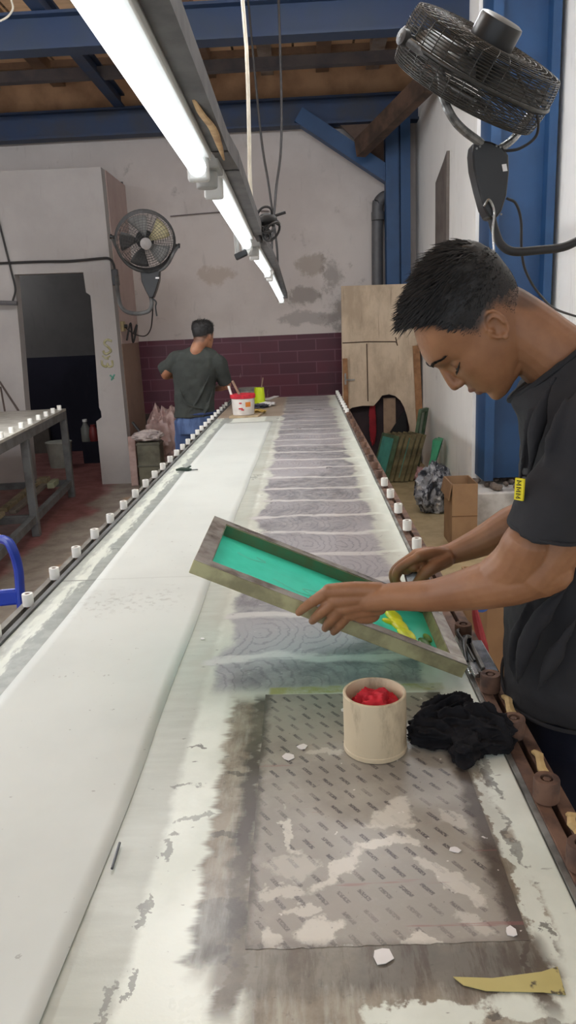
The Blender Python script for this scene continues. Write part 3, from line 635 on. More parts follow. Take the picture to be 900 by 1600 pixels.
# far end: pail, sticks, cup, tub, scraps, plank
bz = V((-.475, 5.60, TZ+.016))
o = obj('wooden_board', MB().prism([(-.575, 5.47, TZ+.001), (-.36, 5.50, TZ+.001), (-.33, 5.70, TZ+.001), (-.40, 5.76, TZ+.001), (-.57, 5.72, TZ+.001)], (0, 0, .013)), mat('pale_board', (176, 158, 128), .8, scale=9, c2=(140, 122, 98)), loc=(-.46, 5.6, TZ), smooth=False)
tag(o, 'small pale board under the red rimmed pail', 'board')
pail = thing('paint_pail', 'white plastic pail with red rim on the far end of the printing table', 'pail', bz)
M_pail = mat('white_pail', (214, 210, 204), .45, scale=10, c2=(190, 184, 178))
obj('pail_body', MB().lathe([(.001, .004), (.078, .004), (.086, .135), (.088, .135), (.081, 0), (.001, 0)], bz, seg=32), M_pail, pail)
obj('rim', MB().lathe([(.083, .118), (.094, .122), (.096, .142), (.093, .152), (.085, .150)], bz, seg=32), M_red, pail)
mb = MB(); mb.loft([[bz+V((sin(a)*(.0835+.0605*h+.0012), -cos(a)*(.0835+.0605*h+.0012), .06+h)) for a in (.28, .42, .56, .70, .78)] + [bz+V((sin(a)*(.0815+.0605*h+.0008), -cos(a)*(.0815+.0605*h+.0008), .06+h)) for a in (.78, .7, .56, .42, .28)] for h in (0, .036)])
obj('label', mb, mat('orange_label', (206, 120, 40), .5), pail)
for (a0, h, w) in ((-.15, .05, .03), (-.15, .09, .02), (.02, .04, .02)):
    c = bz+V((sin(a0)*.0862, -cos(a0)*.0862, h)); obj('printed_mark', MB().box(c-V((w/2, .004, .004)), c+V((w/2, .002, .004))), M_red, pail)
for (px0, py0, px1, py1, m, lab, nm) in ((357, 603, 366, 632, M_whiteplastic, 'white stick standing in the red rimmed pail', 'white_stick'), (363, 595, 378, 625, mat('brown_stick', (150, 124, 104), .7), 'brown wooden stick standing in the red rimmed pail', 'wooden_stick')):
    a = at(px0, py0, 5.60); b = at(px1, py1, 5.60); b = a + (b-a)*1.9
    o = obj(nm, MB().tube([a, b], .009, 8), m, loc=b); tag(o, lab, 'stick')
yc_ = V((-.405, 6.50, TZ))
cupy = thing('neon_cup', 'neon yellow cup holding a thin stick at the far table end', 'cup', yc_)
obj('cup_body', MB().lathe([(.001, .003), (.047, .003), (.040, .14), (.0425, .142), (.050, 0), (.001, 0)], yc_, seg=24), mat('neon_plastic', (206, 228, 30), .45, var=.05), cupy)
a = at(411, 590, 6.5); o = obj('thin_stick', MB().tube([a, yc_+V((-.006, 0, .02))], .005, 6), mat('brown_stick', (150, 124, 104)), loc=yc_+V((0, 0, .02))); tag(o, 'thin stick standing in the neon yellow cup', 'stick')
tc = V((-.52, 6.72, TZ)); tb = thing('ink_tub', 'small grey ink tub behind the red rimmed pail', 'tub', tc)
obj('tub_body', MB().lathe([(.001, .004), (.074, .004), (.078, .12), (.082, .12), (.08, 0), (.001, 0)], tc), mat('grey_tub', (150, 148, 142), .5, scale=12, c2=(110, 106, 100)), tb)
obj('lid', MB().lathe([(.083, .105), (.086, .107), (.086, .126), (.08, .129), (.001, .129)], tc), mat('grey_lid', (120, 118, 114), .5), tb)
for (x, y, r, m, lab) in ((405, 637, .06, mat('dark_paper', (70, 70, 84), .7), 'dark crumpled paper beside the neon yellow cup'), (417, 634, .055, M_scrap, 'white crumpled paper beside the neon yellow cup'), (402, 646, .05, mat('tan_paper', (206, 176, 98), .7), 'tan paper piece beside the red rimmed pail')):
    c = atz(x, y, TZ); b = crumple((0, 0, 0), (r, r*1.2, .014), x*.01, 1.2, 1.5, 30, 18); b.v = [p+V((c.x, c.y, TZ+.014)) for p in b.v]
    b.v = [V((p.x, p.y, max(p.z, TZ+.001))) for p in b.v]
    o = obj('crumpled_paper', b, m, loc=(c.x, c.y, TZ), smooth=False); tag(o, lab, 'paper')
for (x0, y0, x1, y1, lab) in ((425, 622, 470, 621, 'flat white strip lying at the far table end'),):
    a, b = atz(418, 624, TZ+.004), atz(432, 619, TZ+.004)
    o = obj('paper_strip', MB().beam(a, b, .05, .006), M_scrap, loc=a, smooth=False); tag(o, lab, 'strip')
tl_ = atz(287, 737, TZ)
tool = thing('tape_cutter', 'small dark green cutter lying at the edge of the white fabric', 'cutter', tl_)
obj('cutter_body', MB().tube(bez([tl_+V((-.035, -.004, .010)), tl_+V((-.01, .004, .012)), tl_+V((.02, .0, .010)), tl_+V((.036, .006, .008))], 5), lerp_list([.006, .011, .010, .006], 16), 8, flat=.8), mat('dark_green_plastic', (38, 58, 48), .5), tool)
obj('blade', MB().beam(tl_+V((.03, .004, .007)), tl_+V((.066, .010, .006)), .008, .003), M_dark, tool)
obj('trigger', MB().beam(tl_+V((.012, .01, .012)), tl_+V((.03, .03, .02)), .008, .006), mat('dark_green_plastic', (38, 58, 48)), tool)

# ================================================================== LAMPS AND CABLES OVER THE TABLE
M_tube = emit('tube_light', (244, 250, 255), 2.2)
M_batten = mat('lamp_batten', (206, 206, 202), .4, var=.08)
def lamp(a, b, lab, r=.019, group=None):
    a, b = V(a), V(b); d = (b-a).normalized(); c = (a+b)*.5
    L = thing('tube_lamp', lab, 'lamp', c + V((0, 0, .05)), group)
    obj('tube', MB().rtube([a+d*.03, b-d*.03], r, 16), M_tube, L)
    obj('batten', MB().beam(a+V((.012, 0, .030)), b+V((.012, 0, .030)), .034, .022), M_batten, L, bevel=.003)
    if a.z > 3.1:  # only the added fill lamps hang this high
        for p in (a+d*.2, b-d*.2): obj('suspension_wire', MB().tube([p+V((.012, 0, .04)), V((p.x+.012, p.y, 4.12))], .003, 5), M_wire, L)
    for p, s in ((a, 1), (b, -1)):
        e = MB(); e.beam(p, p+d*s*.028, .046, .052); obj('end_cap', e, M_batten, L, bevel=.006)
    return L
K = .34
def lz(px, py, k=K): r = ray(px, py); return V((0, 0, CAMZ)) + r*(k/r.z)
p1 = lz(311, 266); p2a, p2b = lz(333, 292), lz(386, 383); p3a, p3b = lz(397, 397), lz(418.5, 428)
p4a, p4b = at(421, 433, 5.25), at(440, 470, 6.45)
dirv = (p2b-p2a).normalized()
p1a = V((-.204, .56, p1.z))
lamp(p1a, p1, 'long tube lamp with the widest glare, hanging nearest over the table')
lamp(p2a, p2b, 'second tube lamp of the row, just past the grey lamp socket')
lamp(p3a, p3b, 'third tube lamp of the row, past the black wire bundle')
lamp(p4a, p4b, 'last tube lamp of the row, sagging towards the back wall')
lamp(V((-.19, -.85, p1.z)), V((-.202, .40, p1.z)), 'tube lamp of the row overhead, out of the picture')
# wooden bar that carries the lamps
bar = thing('lamp_bar', 'long grey wooden bar carrying the row of tube lamps', 'bar', (-.17, 3.0, p1.z+.06))
off = V((.048, 0, .055))
pts = [V((-.19, -.9, p1.z))+off, p1+off, p2a+off, p2b+off, p3b+off, p4a+off+V((0, 0, .01)), p4b+off*.7]
mb = MB()
for a, b in zip(pts[:-1], pts[1:]): mb.beam(a-(b-a).normalized()*.01, b, .036, .042)
obj('bar_timber', mb, mat('greyed_timber', (88, 85, 84), .8, scale=14, c2=(66, 63, 63)), bar)
for p in (p1+V((.0, .10, .0)), p3a-V((0, .13, 0))):
    s = MB(); s.beam(p+V((.012, -.045, .03)), p+V((.012, .055, .03)), .05, .03); s.lathe([(.001, -.03), (.024, -.028), (.026, .0), (.02, .028), (.001, .03)], p+V((.004, .0, .008)), (0, 0, 1), 16)
    obj('lamp_socket', s, mat('grey_socket', (150, 150, 146), .5), bar, bevel=.003)
ZC = 4.12
def hang(name, pts, r, m, lab, cat, sag=8):
    q = bez(pts, sag); o = obj(name, MB().tube(q, r, 8), m, loc=V(pts[-1])); tag(o, lab, cat); return o
a = p1+V((.06, .06, .075)); b = at(306, 128, 1.95); c = at(266, 0, 2.3)
hang('hanging_cable', [V((c.x-(b.x-c.x)*3.2, 3.2, ZC)), c, b, at(328, 190, 1.93), at(345, 240, 1.9), a], .006, M_cord, 'white cable slanting down to the nearest lamp joint of the bar', 'cable')
e = p2b+V((.06, -.05, .06)); g = at(389, 200, 3.3); h = at(379, 0, 3.5)
hang('hanging_cable', [V((h.x-.06, 3.75, ZC)), h, at(386, 100, 3.4), g, at(391, 290, 3.25), at(398, 350, 3.2), e], .008, M_cord, 'white cable hanging straight down to the black wire bundle', 'cable')
e1_ = p3b+V((.03, 0, .06)); hang('hanging_wire', [V((.62*at(440, 180, 5.2).x-.02, 5.4, ZC)), at(440, 185, 5.2), at(431, 300, 5.0), at(425, 380, 4.9), e1_], .008, M_wire, 'thin dark wire crossing in front of its twin over the lamp bar', 'wire')
e2_ = p4a+V((.05, .3, .06)); hang('hanging_wire', [V((at(400, 180, 5.9).x-.03, 5.8, ZC)), at(406, 195, 5.7), at(420, 290, 5.6), at(432, 380, 5.55), e2_], .008, M_wire, 'thin dark wire crossing behind its twin to the last lamp', 'wire')
# tan rag tied round the bar, black wire bundle, dangling bits
a = p1+V((.05, -.62, .08))
q = bez([at(302, 155, 1.35), at(315, 178, 1.42), at(332, 200, 1.52), at(342, 225, 1.62), at(350, 250, 1.70)], 6)
o = obj('rag_strip', MB().tube(q, lerp_list([.003, .006, .0075, .008, .006, .002], len(q)), 8, flat=.5), mat('tan_rag', (186, 154, 112), .9, scale=30, c2=(150, 118, 84)), loc=q[-1]); tag(o, 'tan rag strip twisted along the lamp bar', 'rag')
random.seed(21); wb = p2b+V((.075, -.03, .07)); mb = MB()
for k in range(9):
    c = wb+V((random.uniform(-.03, .05), random.uniform(-.05, .05), random.uniform(-.05, .04))); n_ = V((random.uniform(-1, 1), random.uniform(-1, 1), random.uniform(-1, 1))).normalized(); x_ = n_.orthogonal().normalized(); y_ = n_.cross(x_); r = random.uniform(.018, .045)
    mb.tube([c+(x_*cos(2*pi*i/18)+y_*sin(2*pi*i/18)*.7)*r for i in range(18)], .005, 6, closed=True)
mb.ell(wb+V((.015, 0, .02)), (.04, .04, .026)); mb.tube([wb+V((.03, 0, .03)), wb+V((.09, .0, .045))], .006, 6)
o = obj('wire_bundle', mb, M_wire, loc=wb); tag(o, 'tangled bundle of black wire on top of the lamp bar', 'wire')
# small clip with a black lever under the second lamp's end
pc = at(379, 402, 3.2); cp = thing('pull_switch', 'small black and white pull switch hanging below the second tube lamp', 'switch', pc)
obj('switch_body', MB().beam(pc+V((-.03, 0, .0)), pc+V((.02, 0, .02)), .03, .025), M_black, cp, bevel=.004)
obj('lever', MB().beam(pc+V((.015, 0, .01)), pc+V((.03, 0, .035)), .016, .016), M_whiteplastic, cp)
obj('stem', MB().tube([pc+V((-.02, 0, .01)), pc+V((-.022, 0, .09))], .010, 8), mat('grey_socket', (150, 150, 146)), cp)
# lamp over the other table, mostly beyond the frame
la = at(-1, 481, 5.6); M_row = M_tube; M_tube = emit('side_tube_light', (248, 250, 252), 100)
lamp(V((la.x-.05, 5.62, la.z)), V((la.x-.2, 4.35, la.z)), 'tube lamp whose bright end shows beside the doorway, over the side table')
for k, nm in enumerate(('second', 'third', 'fourth')):
    y1 = 4.1-1.5*k; lamp(V((la.x-.25, y1, la.z)), V((la.x-.4, y1-1.25, la.z)), 'tube lamp over the side table, %s from the doorway' % nm)
M_tube = M_row

# fill lamps added out of view under the hall roof to brighten walls and ceiling
M_hallfill = emit('hall_fill_light', (246, 249, 255), 4)
M_tube_keep = M_tube; M_tube = M_hallfill
for k, (x, y) in enumerate(((-3.4, .6), (-1.6, 1.2), (.6, .2), (-3.4, 2.3), (-1.5, 3.2), (.85, 3.1))):
    nm = ('over the side table', 'over the blue chair', 'behind the camera', 'by the outer wall', 'over the long table', 'over the young man')[k]
    if k == 5: M_tube = emit('aisle_fill_light', (244, 250, 252), 60.0)  # added fill, stronger, to lift the near right wall
    lamp(V((x, y-.6, 3.25)), V((x, y+.6, 3.25)), 'unseen fill tube lamp added high under the hall roof ' + nm)
M_tube = emit('far_hall_fill_light', (246, 249, 255), 110)  # crosswise fill lamps, added out of view to brighten the far end
for x, nm in ((-3.2, 'before the partition'), (-1.3, 'above the pillar fan side'), (.5, 'before the far blue column')):
    lamp(V((x-.6, 4.05, 3.32)), V((x+.6, 4.05, 3.32)), 'crosswise unseen fill lamp added high under the hall roof ' + nm)
M_tube = emit('mid_hall_fill_light', (246, 249, 250), 120.0)  # one more unseen lamp, added to brighten the right wall
lamp(V((-.75, 2.7, 3.45)), V((-.75, 3.9, 3.45)), 'lengthwise unseen fill lamp added high under the hall roof beside the crosswise ones')
M_tube = M_tube_keep
# ================================================================== FANS
M_cage = mat('fan_cage_wire', (50, 49, 46), .45, .3)
M_wrap = mat('plastic_wrapped_tube', (120, 120, 118), .25, .2, scale=40, c2=(70, 70, 70))
def cage_profile(R, D):
    """(r, z, is_ring) from rear hub over the side to the front hub; z axis is the blowing direction"""
    P = []
    for k in range(9): P.append((R*(.30+.62*k/8), -D*(.46+.04*sin(pi*k/8))))
    for k in range(1, 22):
        a = -pi/2+.35 + (pi-.7)*k/22; P.append((R*(.93+.07*cos(a)), D*.5*sin(a)))
    for k in range(10): P.append((R*(.92-.74*k/9), D*(.46+.05*sin(pi*k/9))))
    return P
def make_fan(lab, c, n, axis, R, D, wire, bm, cagem, blades, hubm, front_plate):
    c = V(c); n = V(n).normalized(); x = V(axis); x = (x-n*x.dot(n)).normalized(); y = n.cross(x)
    L = lambda px, py, pz: c + x*px + y*py + n*pz
    F = thing('wall_fan', lab, 'fan', c)
    P = cage_profile(R, D); mb = MB()
    for r, z in P: mb.tube([L(r*cos(2*pi*k/44), r*sin(2*pi*k/44), z) for k in range(44)], wire, 4, closed=True)
    for k in range(36):
        a = 2*pi*k/36; mb.tube([L(r*cos(a+.25*(1-r/R)*(1 if z > 0 else -1)), r*sin(a+.25*(1-r/R)*(1 if z > 0 else -1)), z) for r, z in P], wire*.9, 4, cap=False)
    obj('cage', mb, cagem, F)
    obj('rim', MB().tube([L(R*1.0*cos(2*pi*k/48), R*1.0*sin(2*pi*k/48), 0) for k in range(48)], wire*3.4, 8, closed=True), cagem, F)
    obj('front_badge', MB().lathe([(.001, -.006), (R*.19, -.006), (R*.19, .003), (R*.15, .008), (.001, .009)], L(0, 0, D*.5), n, 24), front_plate, F)
    # motor drum behind, hub and blades inside
    m = MB().lathe([(.001, -.062), (R*.22, -.060), (R*.265, -.056), (R*.275, -.048), (R*.275, .0), (R*.31, .002), (R*.31, .016), (.001, .016)], L(0, 0, -D*.46), n, 28)
    obj('motor', m, hubm, F)
    hub = obj('hub', MB().lathe([(.001, -.05), (R*.16, -.05), (R*.18, .0), (R*.12, .03), (.001, .035)], L(0, 0, 0), n, 20), hubm, F)
    nb = len(blades)
    for k, bm_ in enumerate(blades):
        a0 = 2*pi*k/nb + .6; vs = []; nr, na = 7, 7
        for i in range(nr):
            r = R*(.15+.70*i/(nr-1)); wd = .30+.42*sin(pi*min(1, (i+1)/nr)*.62)
            for j in range(na):
                a = a0 + wd*1.15*(j/(na-1)-.5) + .18*i/(nr-1); vs.append(L(r*cos(a), r*sin(a), (j/(na-1)-.5)*-.062*(1-.35*i/(nr-1))))
        b = MB().add(vs, [(i*na+j, i*na+j+1, (i+1)*na+j+1, (i+1)*na+j) for i in range(nr-1) for j in range(na-1)])
        o = obj('blade', b, bm_, F, recalc=False); s_ = o.modifiers.new('solid', 'SOLIDIFY'); s_.thickness = .003
    for s in (-1, 1):
        obj('pivot_knob', MB().lathe([(.006, -.01), (.013, -.006), (.013, .014), (.020, .016), (.020, .034), (.001, .037)], L(s*R*1.03, 0, 0), x*s, 14), M_black, F)
    return F, L
M_blade = mat('dark_grey_blade', (70, 70, 70), .4); M_bladeg = mat('grey_blade', (128, 128, 126), .4); M_bladey = mat('cream_blade', (178, 168, 128), .45)
# big fan above the young man
fc = at(745, 108, 2.30); n0 = V((-.43, .45, -.78)).normalized(); ax = V((.86, 0, -.51)); ax = (ax-n0*ax.dot(n0)).normalized()
ax = max((Matrix.Rotation(s*.62, 3, n0) @ ax for s in (-1, 1)), key=lambda q: q.y)
FN, L = make_fan('black wall fan tipped over, back of its cage showing, above the young man', fc, (-.43, .45, -.78), ax, .228, .15, .0017, M_blade, M_cage, [M_blade]*4, M_black, M_black)
pl, pr = L(-.262, 0, 0), L(.262, 0, 0)
yl = bez([pl, at(684, 105, pl.y-.01), at(692, 150, pl.y+.01), at(706, 182, 2.17), at(724, 203, 2.22), at(752, 224, 2.27)], 6)
yr = bez([pr, at(818, 195, pr.y), at(806, 212, 2.36), at(796, 222, 2.32), at(782, 232, 2.29)], 6)
obj('yoke', MB().rtube(yl, .0115, 10), M_wrap, FN); obj('yoke', MB().rtube(yr, .0115, 10), M_wrap, FN)
bp = [(740, 222), (752, 218), (768, 221), (786, 229), (795, 242), (796, 268), (792, 305), (784, 330), (776, 341), (764, 340), (756, 325), (748, 296), (740, 262), (738, 238)]
cb = obj('control_box', MB().prism([at(px, py, 2.26) for px, py in bp], (0, .075, 0)), mat('black_control_box', (20, 21, 22), .35), FN, bevel=.006)
obj('spec_sticker', MB().prism([at(px, py, 2.2595) for px, py in ((784, 257), (791, 256), (793, 267), (786, 268))], (0, -.001, 0)), M_scrap, cb, smooth=False)
for px, py in ((745, 232), (750, 229), (776, 228), (782, 230), (783, 335), (770, 338)):
    obj('screw', MB().lathe([(.001, 0), (.003, .0), (.003, .002), (.001, .0025)], at(px, py, 2.26), (0, -1, 0), 8), M_steel, cb)
obj('pull_chain', MB().tube(bez([at(756, 322, 2.255), at(764, 312, 2.245), at(772, 330, 2.25), at(770, 360, 2.25), at(772, 396, 2.25)], 6), .0035, 6), M_chrome, FN)
cx = at(768, 340, 2.30); pth = bez([cx, at(774, 362, 2.30), at(783, 382, 2.30), at(802, 393, 2.30), at(840, 391, 2.30), at(880, 386, 2.30), at(915, 372, 2.30), V((.95, 2.30, 1.74)), V((1.35, 2.30, 1.74)), V((1.735, 2.30, 1.74))], 6)
obj('wall_arm', MB().tube(pth, .0125, 12), M_dark, FN)
obj('wall_plate', MB().box((1.722, 2.24, 1.62), (1.7415, 2.36, 1.86)), M_black, FN, bevel=.004)
obj('power_cord', MB().tube(bez([L(.10, -.12, -.10), at(822, 150, 2.2), at(839, 180, 2.2), at(838, 212, 2.25), at(812, 232, 2.27), at(786, 236, 2.28)], 7), .004, 8), M_wire, FN)
obj('power_cord', MB().tube(bez([at(792, 310, 2.31), at(806, 318, 2.32), at(814, 345, 2.34), at(815, 390, 2.36), at(822, 425, 2.4), at(845, 462, 2.5), at(880, 488, 2.7), V((1.2, 2.9, 1.46)), V((1.735, 3.0, 1.40))], 7), .004, 8), M_wire, FN)
# fan on the left pillar
fc = at(227, 377, 6.85)
FN, L = make_fan('round wall fan on the whitewashed pillar corner, one blade cream', fc, (.22, -.90, -.36), (.93, .16, -.18), .262, .15, .0016, M_bladeg, mat('grey_cage_wire', (72, 72, 72), .5, .2), [M_bladey, M_bladeg, M_blade, M_blade, M_bladeg], M_dark, mat('grey_badge', (150, 146, 144), .5))
pl, pr = L(-.29, 0, 0), L(.29, 0, 0)
obj('yoke', MB().rtube(bez([pl, at(187, 397, 6.85), at(198, 412, 6.88), at(212, 421, 6.9), at(222, 424, 6.92)], 6), .013, 10), M_greysteel, FN)
obj('yoke', MB().rtube(bez([pr, at(271, 396, 6.85), at(264, 410, 6.88), at(255, 420, 6.9), at(246, 424, 6.92)], 6), .013, 10), M_greysteel, FN)
bp = [(219, 424), (233, 426), (249, 422), (248, 438), (244, 452), (239, 465), (233, 465), (227, 454), (221, 440)]
cb = obj('control_box', MB().prism([at(px, py, 6.90) for px, py in bp], (0, .09, 0)), mat('black_control_box', (30, 31, 33)), FN, bevel=.006)
obj('spec_sticker', MB().prism([at(px, py, 6.899) for px, py in ((243, 433), (248.5, 433), (248.5, 435.5), (243, 435.5))], (0, -.001, 0)), M_scrap, cb, smooth=False)
obj('wall_arm', MB().tube(bez([at(236, 464, 6.95), at(237, 476, 6.95), at(232, 486, 6.97), at(215, 490, 7.0), at(198, 487, 7.1), at(188, 476, 7.25), at(184, 455, 7.4), at(182, 432, 7.52)], 7), .019, 12), M_greysteel, FN)
obj('wall_plate', MB().beam(at(182, 446, 7.53), at(179, 421, 7.53), .06, .05), M_black, FN, bevel=.004)
obj('pull_chain', MB().tube(bez([at(238, 466, 6.93), at(244, 472, 6.93), at(243, 480, 6.93), at(245, 494, 6.93)], 6), .007, 6), M_black, FN)
obj('power_cord', MB().tube(bez([at(239, 470, 6.97), at(238, 495, 7.2), at(235, 515, 7.4), at(226, 525, 7.75), at(210, 522, 7.88), atx(196, 512, -1.845)], 7), .006, 8), M_wire, FN)

# ================================================================== WALL CABLES AND SMALL FIXTURES
sc = atx(190, 510, -1.85); so = thing('wall_socket', 'yellowed wall socket on the pink side of the pillar', 'socket', sc)
obj('plate', MB().box(sc+V((-.002, -.05, -.05)), sc+V((.03, .05, .05))), mat('yellowed_plastic', (170, 152, 110), .5), so, bevel=.006)
obj('plug', MB().lathe([(.001, 0), (.02, 0), (.018, .03), (.001, .032)], sc+V((.03, 0, 0)), (1, 0, 0), 12), M_black, so)
hang('wall_cable', [at(-40, 413, 7.53), at(60, 409, 7.53), at(110, 408, 7.53), at(155, 404, 7.53), at(170, 404, 7.53), at(177, 412, 7.53), at(180, 424, 7.525)], .012, M_wire, 'dark cable running across the white partition to the pillar fan', 'cable')
hang('wall_cable', [at(-6, 330, 7.53), at(8, 385, 7.53), at(18, 425, 7.53), at(24, 452, 7.53), at(20, 470, 7.5)], .010, M_wire, 'thin dark cable hanging beside the top corner of the doorway', 'cable')
a, b = at(-60, 471, 7.45), at(27, 474, 7.45)
hang('conduit_pipe', [a, (a+b)*.5, b], .022, mat('grey_pipe', (92, 92, 94)), 'short grey conduit ending at the doorway edge', 'pipe')
hang('wall_cable', [at(266, 338, 8.47), at(310, 334, 8.47), at(350, 331, 8.47), at(395, 329, 8.47), at(420, 330, 8.47)], .006, mat('dull_cable', (120, 110, 108), .7), 'thin dull cable stretched across the bare back wall', 'cable')
hang('wall_cable', [at(198, 532, 7.8), at(204, 505, 7.85), at(208, 535, 7.9), at(214, 508, 7.95), at(209, 520, 7.92)], .010, M_wire, 'loose black cable loops on the pink pillar side under the socket', 'cable')
hang('ceiling_wire', [at(0, 33, 5.7), at(12, 26, 5.7), at(20, 14, 5.7), at(18, 2, 5.7), at(12, -20, 5.75)], .007, M_cord, 'white wire loop dangling from the ceiling corner', 'wire')
M_stick = mat('dark_stick', (82, 70, 66), .7)
for (x0, y0, x1, y1, lab) in ((-8, 585, 29, 642, 'long dark stick leaning on the wall behind the other table'), (1, 605, 8, 645, 'short dark stick leaning behind the spotted tub')):
    a, b = at(x0, y0, 7.4), at(x1, y1, 7.1); o = obj('leaning_stick', MB().tube([a, b], .010, 6), M_stick, loc=b); tag(o, lab, 'stick')

# ================================================================== THE OTHER TABLE (LEFT), A CHAIR
dy = V((-.107, 1, 0)).normalized(); dx = V((1, .107, 0)).normalized(); org = V((-2.285, 7.02, 0))
def rk(u, w, z): return org + dx*u - dy*w + V((0, 0, z))       # u along the width (right edge = 0), w towards the camera
def rbox(mb, u0, u1, w0, w1, z0, z1):
    vs = [rk(u, w, z) for z in (z0, z1) for (u, w) in ((u0, w1), (u1, w1), (u1, w0), (u0, w0))]
    return mb.add(vs, [(0,3,2,1),(4,5,6,7),(0,1,5,4),(1,2,6,5),(2,3,7,6),(3,0,4,7)])
rack = thing('side_table', 'grey steel framed side table with white knobs beside the doorway', 'table', rk(-.5, 1.6, 0))
fr = MB(); LW = 3.3
for u in (-1.0, -.06): rbox(fr, u, u+.06, 0, LW, .765, .835)
for w in (0, 1.42, 2.84): rbox(fr, -.94, -.06, w, w+.06, .765, .835)
obj('top_frame', fr, M_greysteel, rack, bevel=.003)
obj('tabletop', rbox(MB(), -1.0, .0, 0, LW, .8355, .855), mat('scuffed_white_top', (172, 170, 162), .5, scale=6, c2=(140, 136, 126)), rack)
for w in (0, 1.42, 2.84):
    for u in (-1.0, -.06): obj('leg', rbox(MB(), u, u+.06, w, w+.06, 0, .765), M_greysteel, rack, bevel=.003)
fr = MB()
for u in (-1.0, -.06): rbox(fr, u, u+.05, .06, LW, .11, .17)
for w in (.0, 1.42, 2.84): rbox(fr, -.94, -.06, w, w+.05, .11, .17)
obj('shelf_frame', fr, M_greysteel, rack, bevel=.003)
for k in range(10):
    c = rk(-.035, .12+.27*k, .855); kb = knob_mesh(.020, .042); kb.v = [p+c for p in kb.v]; obj('stop_knob', kb, M_whiteplastic, rack)
def rthing(name, u0, u1, w0, w1, z0, z1, m, lab, cat): 
    o = obj(name, rbox(MB(), u0, u1, w0, w1, z0, z1), m, loc=rk((u0+u1)/2, (w0+w1)/2, z0), smooth=False, bevel=.004); return tag(o, lab, cat)
M_teal = mat('dull_teal', (62, 104, 104), .5, scale=8, c2=(52, 82, 84)); M_dgreen = mat('deep_green', (34, 74, 58), .5, scale=8, c2=(28, 58, 48)); M_bar = mat('dirty_frame_bar', (150, 136, 106), .7, scale=16, c2=(110, 98, 74))
def flat_screen(c, a, b, h, lab, mesh_m, bar_m, group=None, name='screen_frame'):
    """frame of four bars with a mesh: a and b are the two edge vectors, h the thickness vector"""
    c, a, b, h = V(c), V(a), V(b), V(h); T = thing(name, lab, 'screen frame', c, group); w = .032
    ua, ub = a.normalized(), b.normalized()
    def slab(o, p, q, hh): 
        vs = [o, o+p, o+p+q, o+q]; vs = vs + [v_+hh for v_ in vs]
        return MB().add(vs, [(0,3,2,1),(4,5,6,7),(0,1,5,4),(1,2,6,5),(2,3,7,6),(3,0,4,7)])
    obj('frame_bar', slab(c, a, ub*w, h), bar_m, T, smooth=False); obj('frame_bar', slab(c+b-ub*w, a, ub*w, h), bar_m, T, smooth=False)
    obj('frame_bar', slab(c+ub*w, ua*w, b-ub*w*2, h), bar_m, T, smooth=False); obj('frame_bar', slab(c+ub*w+a-ua*w, ua*w, b-ub*w*2, h), bar_m, T, smooth=False)
    obj('mesh', slab(c+ua*w+ub*w, a-ua*w*2, b-ub*w*2, h*.2), mesh_m, T, smooth=False)
    return T
# lower shelf of the side table
zs = .171
for k, (u0, w0, z0, m, lab) in enumerate(((-.75, 1.60, zs+.0, M_bar, 'wooden screen frame at the bottom of the pile under the side table'), (-.72, 1.55, zs+.034, M_bar, 'wooden screen frame second from the bottom of the pile under the side table'), (-.78, 1.66, zs+.068, M_dgreen, 'dark green screen frame in the middle of the pile under the side table'), (-.77, 1.63, zs+.102, M_bar, 'pale wooden screen frame just under the teal one below the side table'), (-.80, 1.68, zs+.136, M_teal, 'teal topped screen frame on top of the pile under the side table'))):
    flat_screen(rk(u0, w0, z0), -dy*.62, dx*.50, V((0, 0, .032)), lab, M_teal, m)
rthing('batten_stick', -.34, -.28, .02+.25, 1.3, zs, zs+.035, M_bar, 'long brown batten lying on the shelf of the side table', 'batten')
rthing('batten_stick', -.24, -.185, .30, 1.38, zs, zs+.03, mat('grey_batten', (116, 106, 94), .8), 'grey batten lying next to the brown one on the low shelf', 'batten')
rthing('wood_block', -.30, -.20, .10, .24, zs, zs+.06, M_bar, 'tan wooden block at the end of the low shelf', 'block')
rthing('wood_block', -.16, -.10, .20, .42, zs, zs+.05, mat('pale_green_block', (146, 150, 122), .7), 'pale greenish block on the rim of the low shelf', 'block')
rthing('white_batten', -.50, -.47, 1.2, 1.75, zs, zs+.02, M_scrap, 'thin white batten on the shelf of the side table', 'batten')
c = rk(-.19, 2.52, zs+.05); o = obj('rag_bundle', crumple(c, (.09, .09, .055), 8.8, 1.2, 1.8), mat('cream_rag', (176, 164, 134), .9, scale=30, c2=(130, 116, 90)), loc=c); tag(o, 'cream rag bundle on the low shelf near the blue chair', 'rag')
# spotted tub and things on top
c = rk(-.30, 1.62, .856); tb = thing('spotted_tub', 'white paint spotted tub on the side table', 'tub', c)
t = NT('spotted_white'); p = t.pos('object'); n1 = t.noise(p, 30, 3); t.base(t.mix(t.step(n1, .6, .64), lin((204, 202, 196)), lin((44, 60, 96))), .5)
obj('tub_body', MB().lathe([(.001, .004), (.075, .004), (.09, .19), (.095, .19), (.08, 0), (.001, 0)], c), t.m, tb)
obj('rim', MB().lathe([(.093, .175), (.1, .178), (.1, .195), (.09, .2)], c), M_whiteplastic, tb)
rthing('flat_tray', -.62, -.42, 1.1, 1.5, .856, .875, mat('pale_tray', (196, 194, 186), .6), 'pale flat tray lying on the side table behind the tub', 'tray')

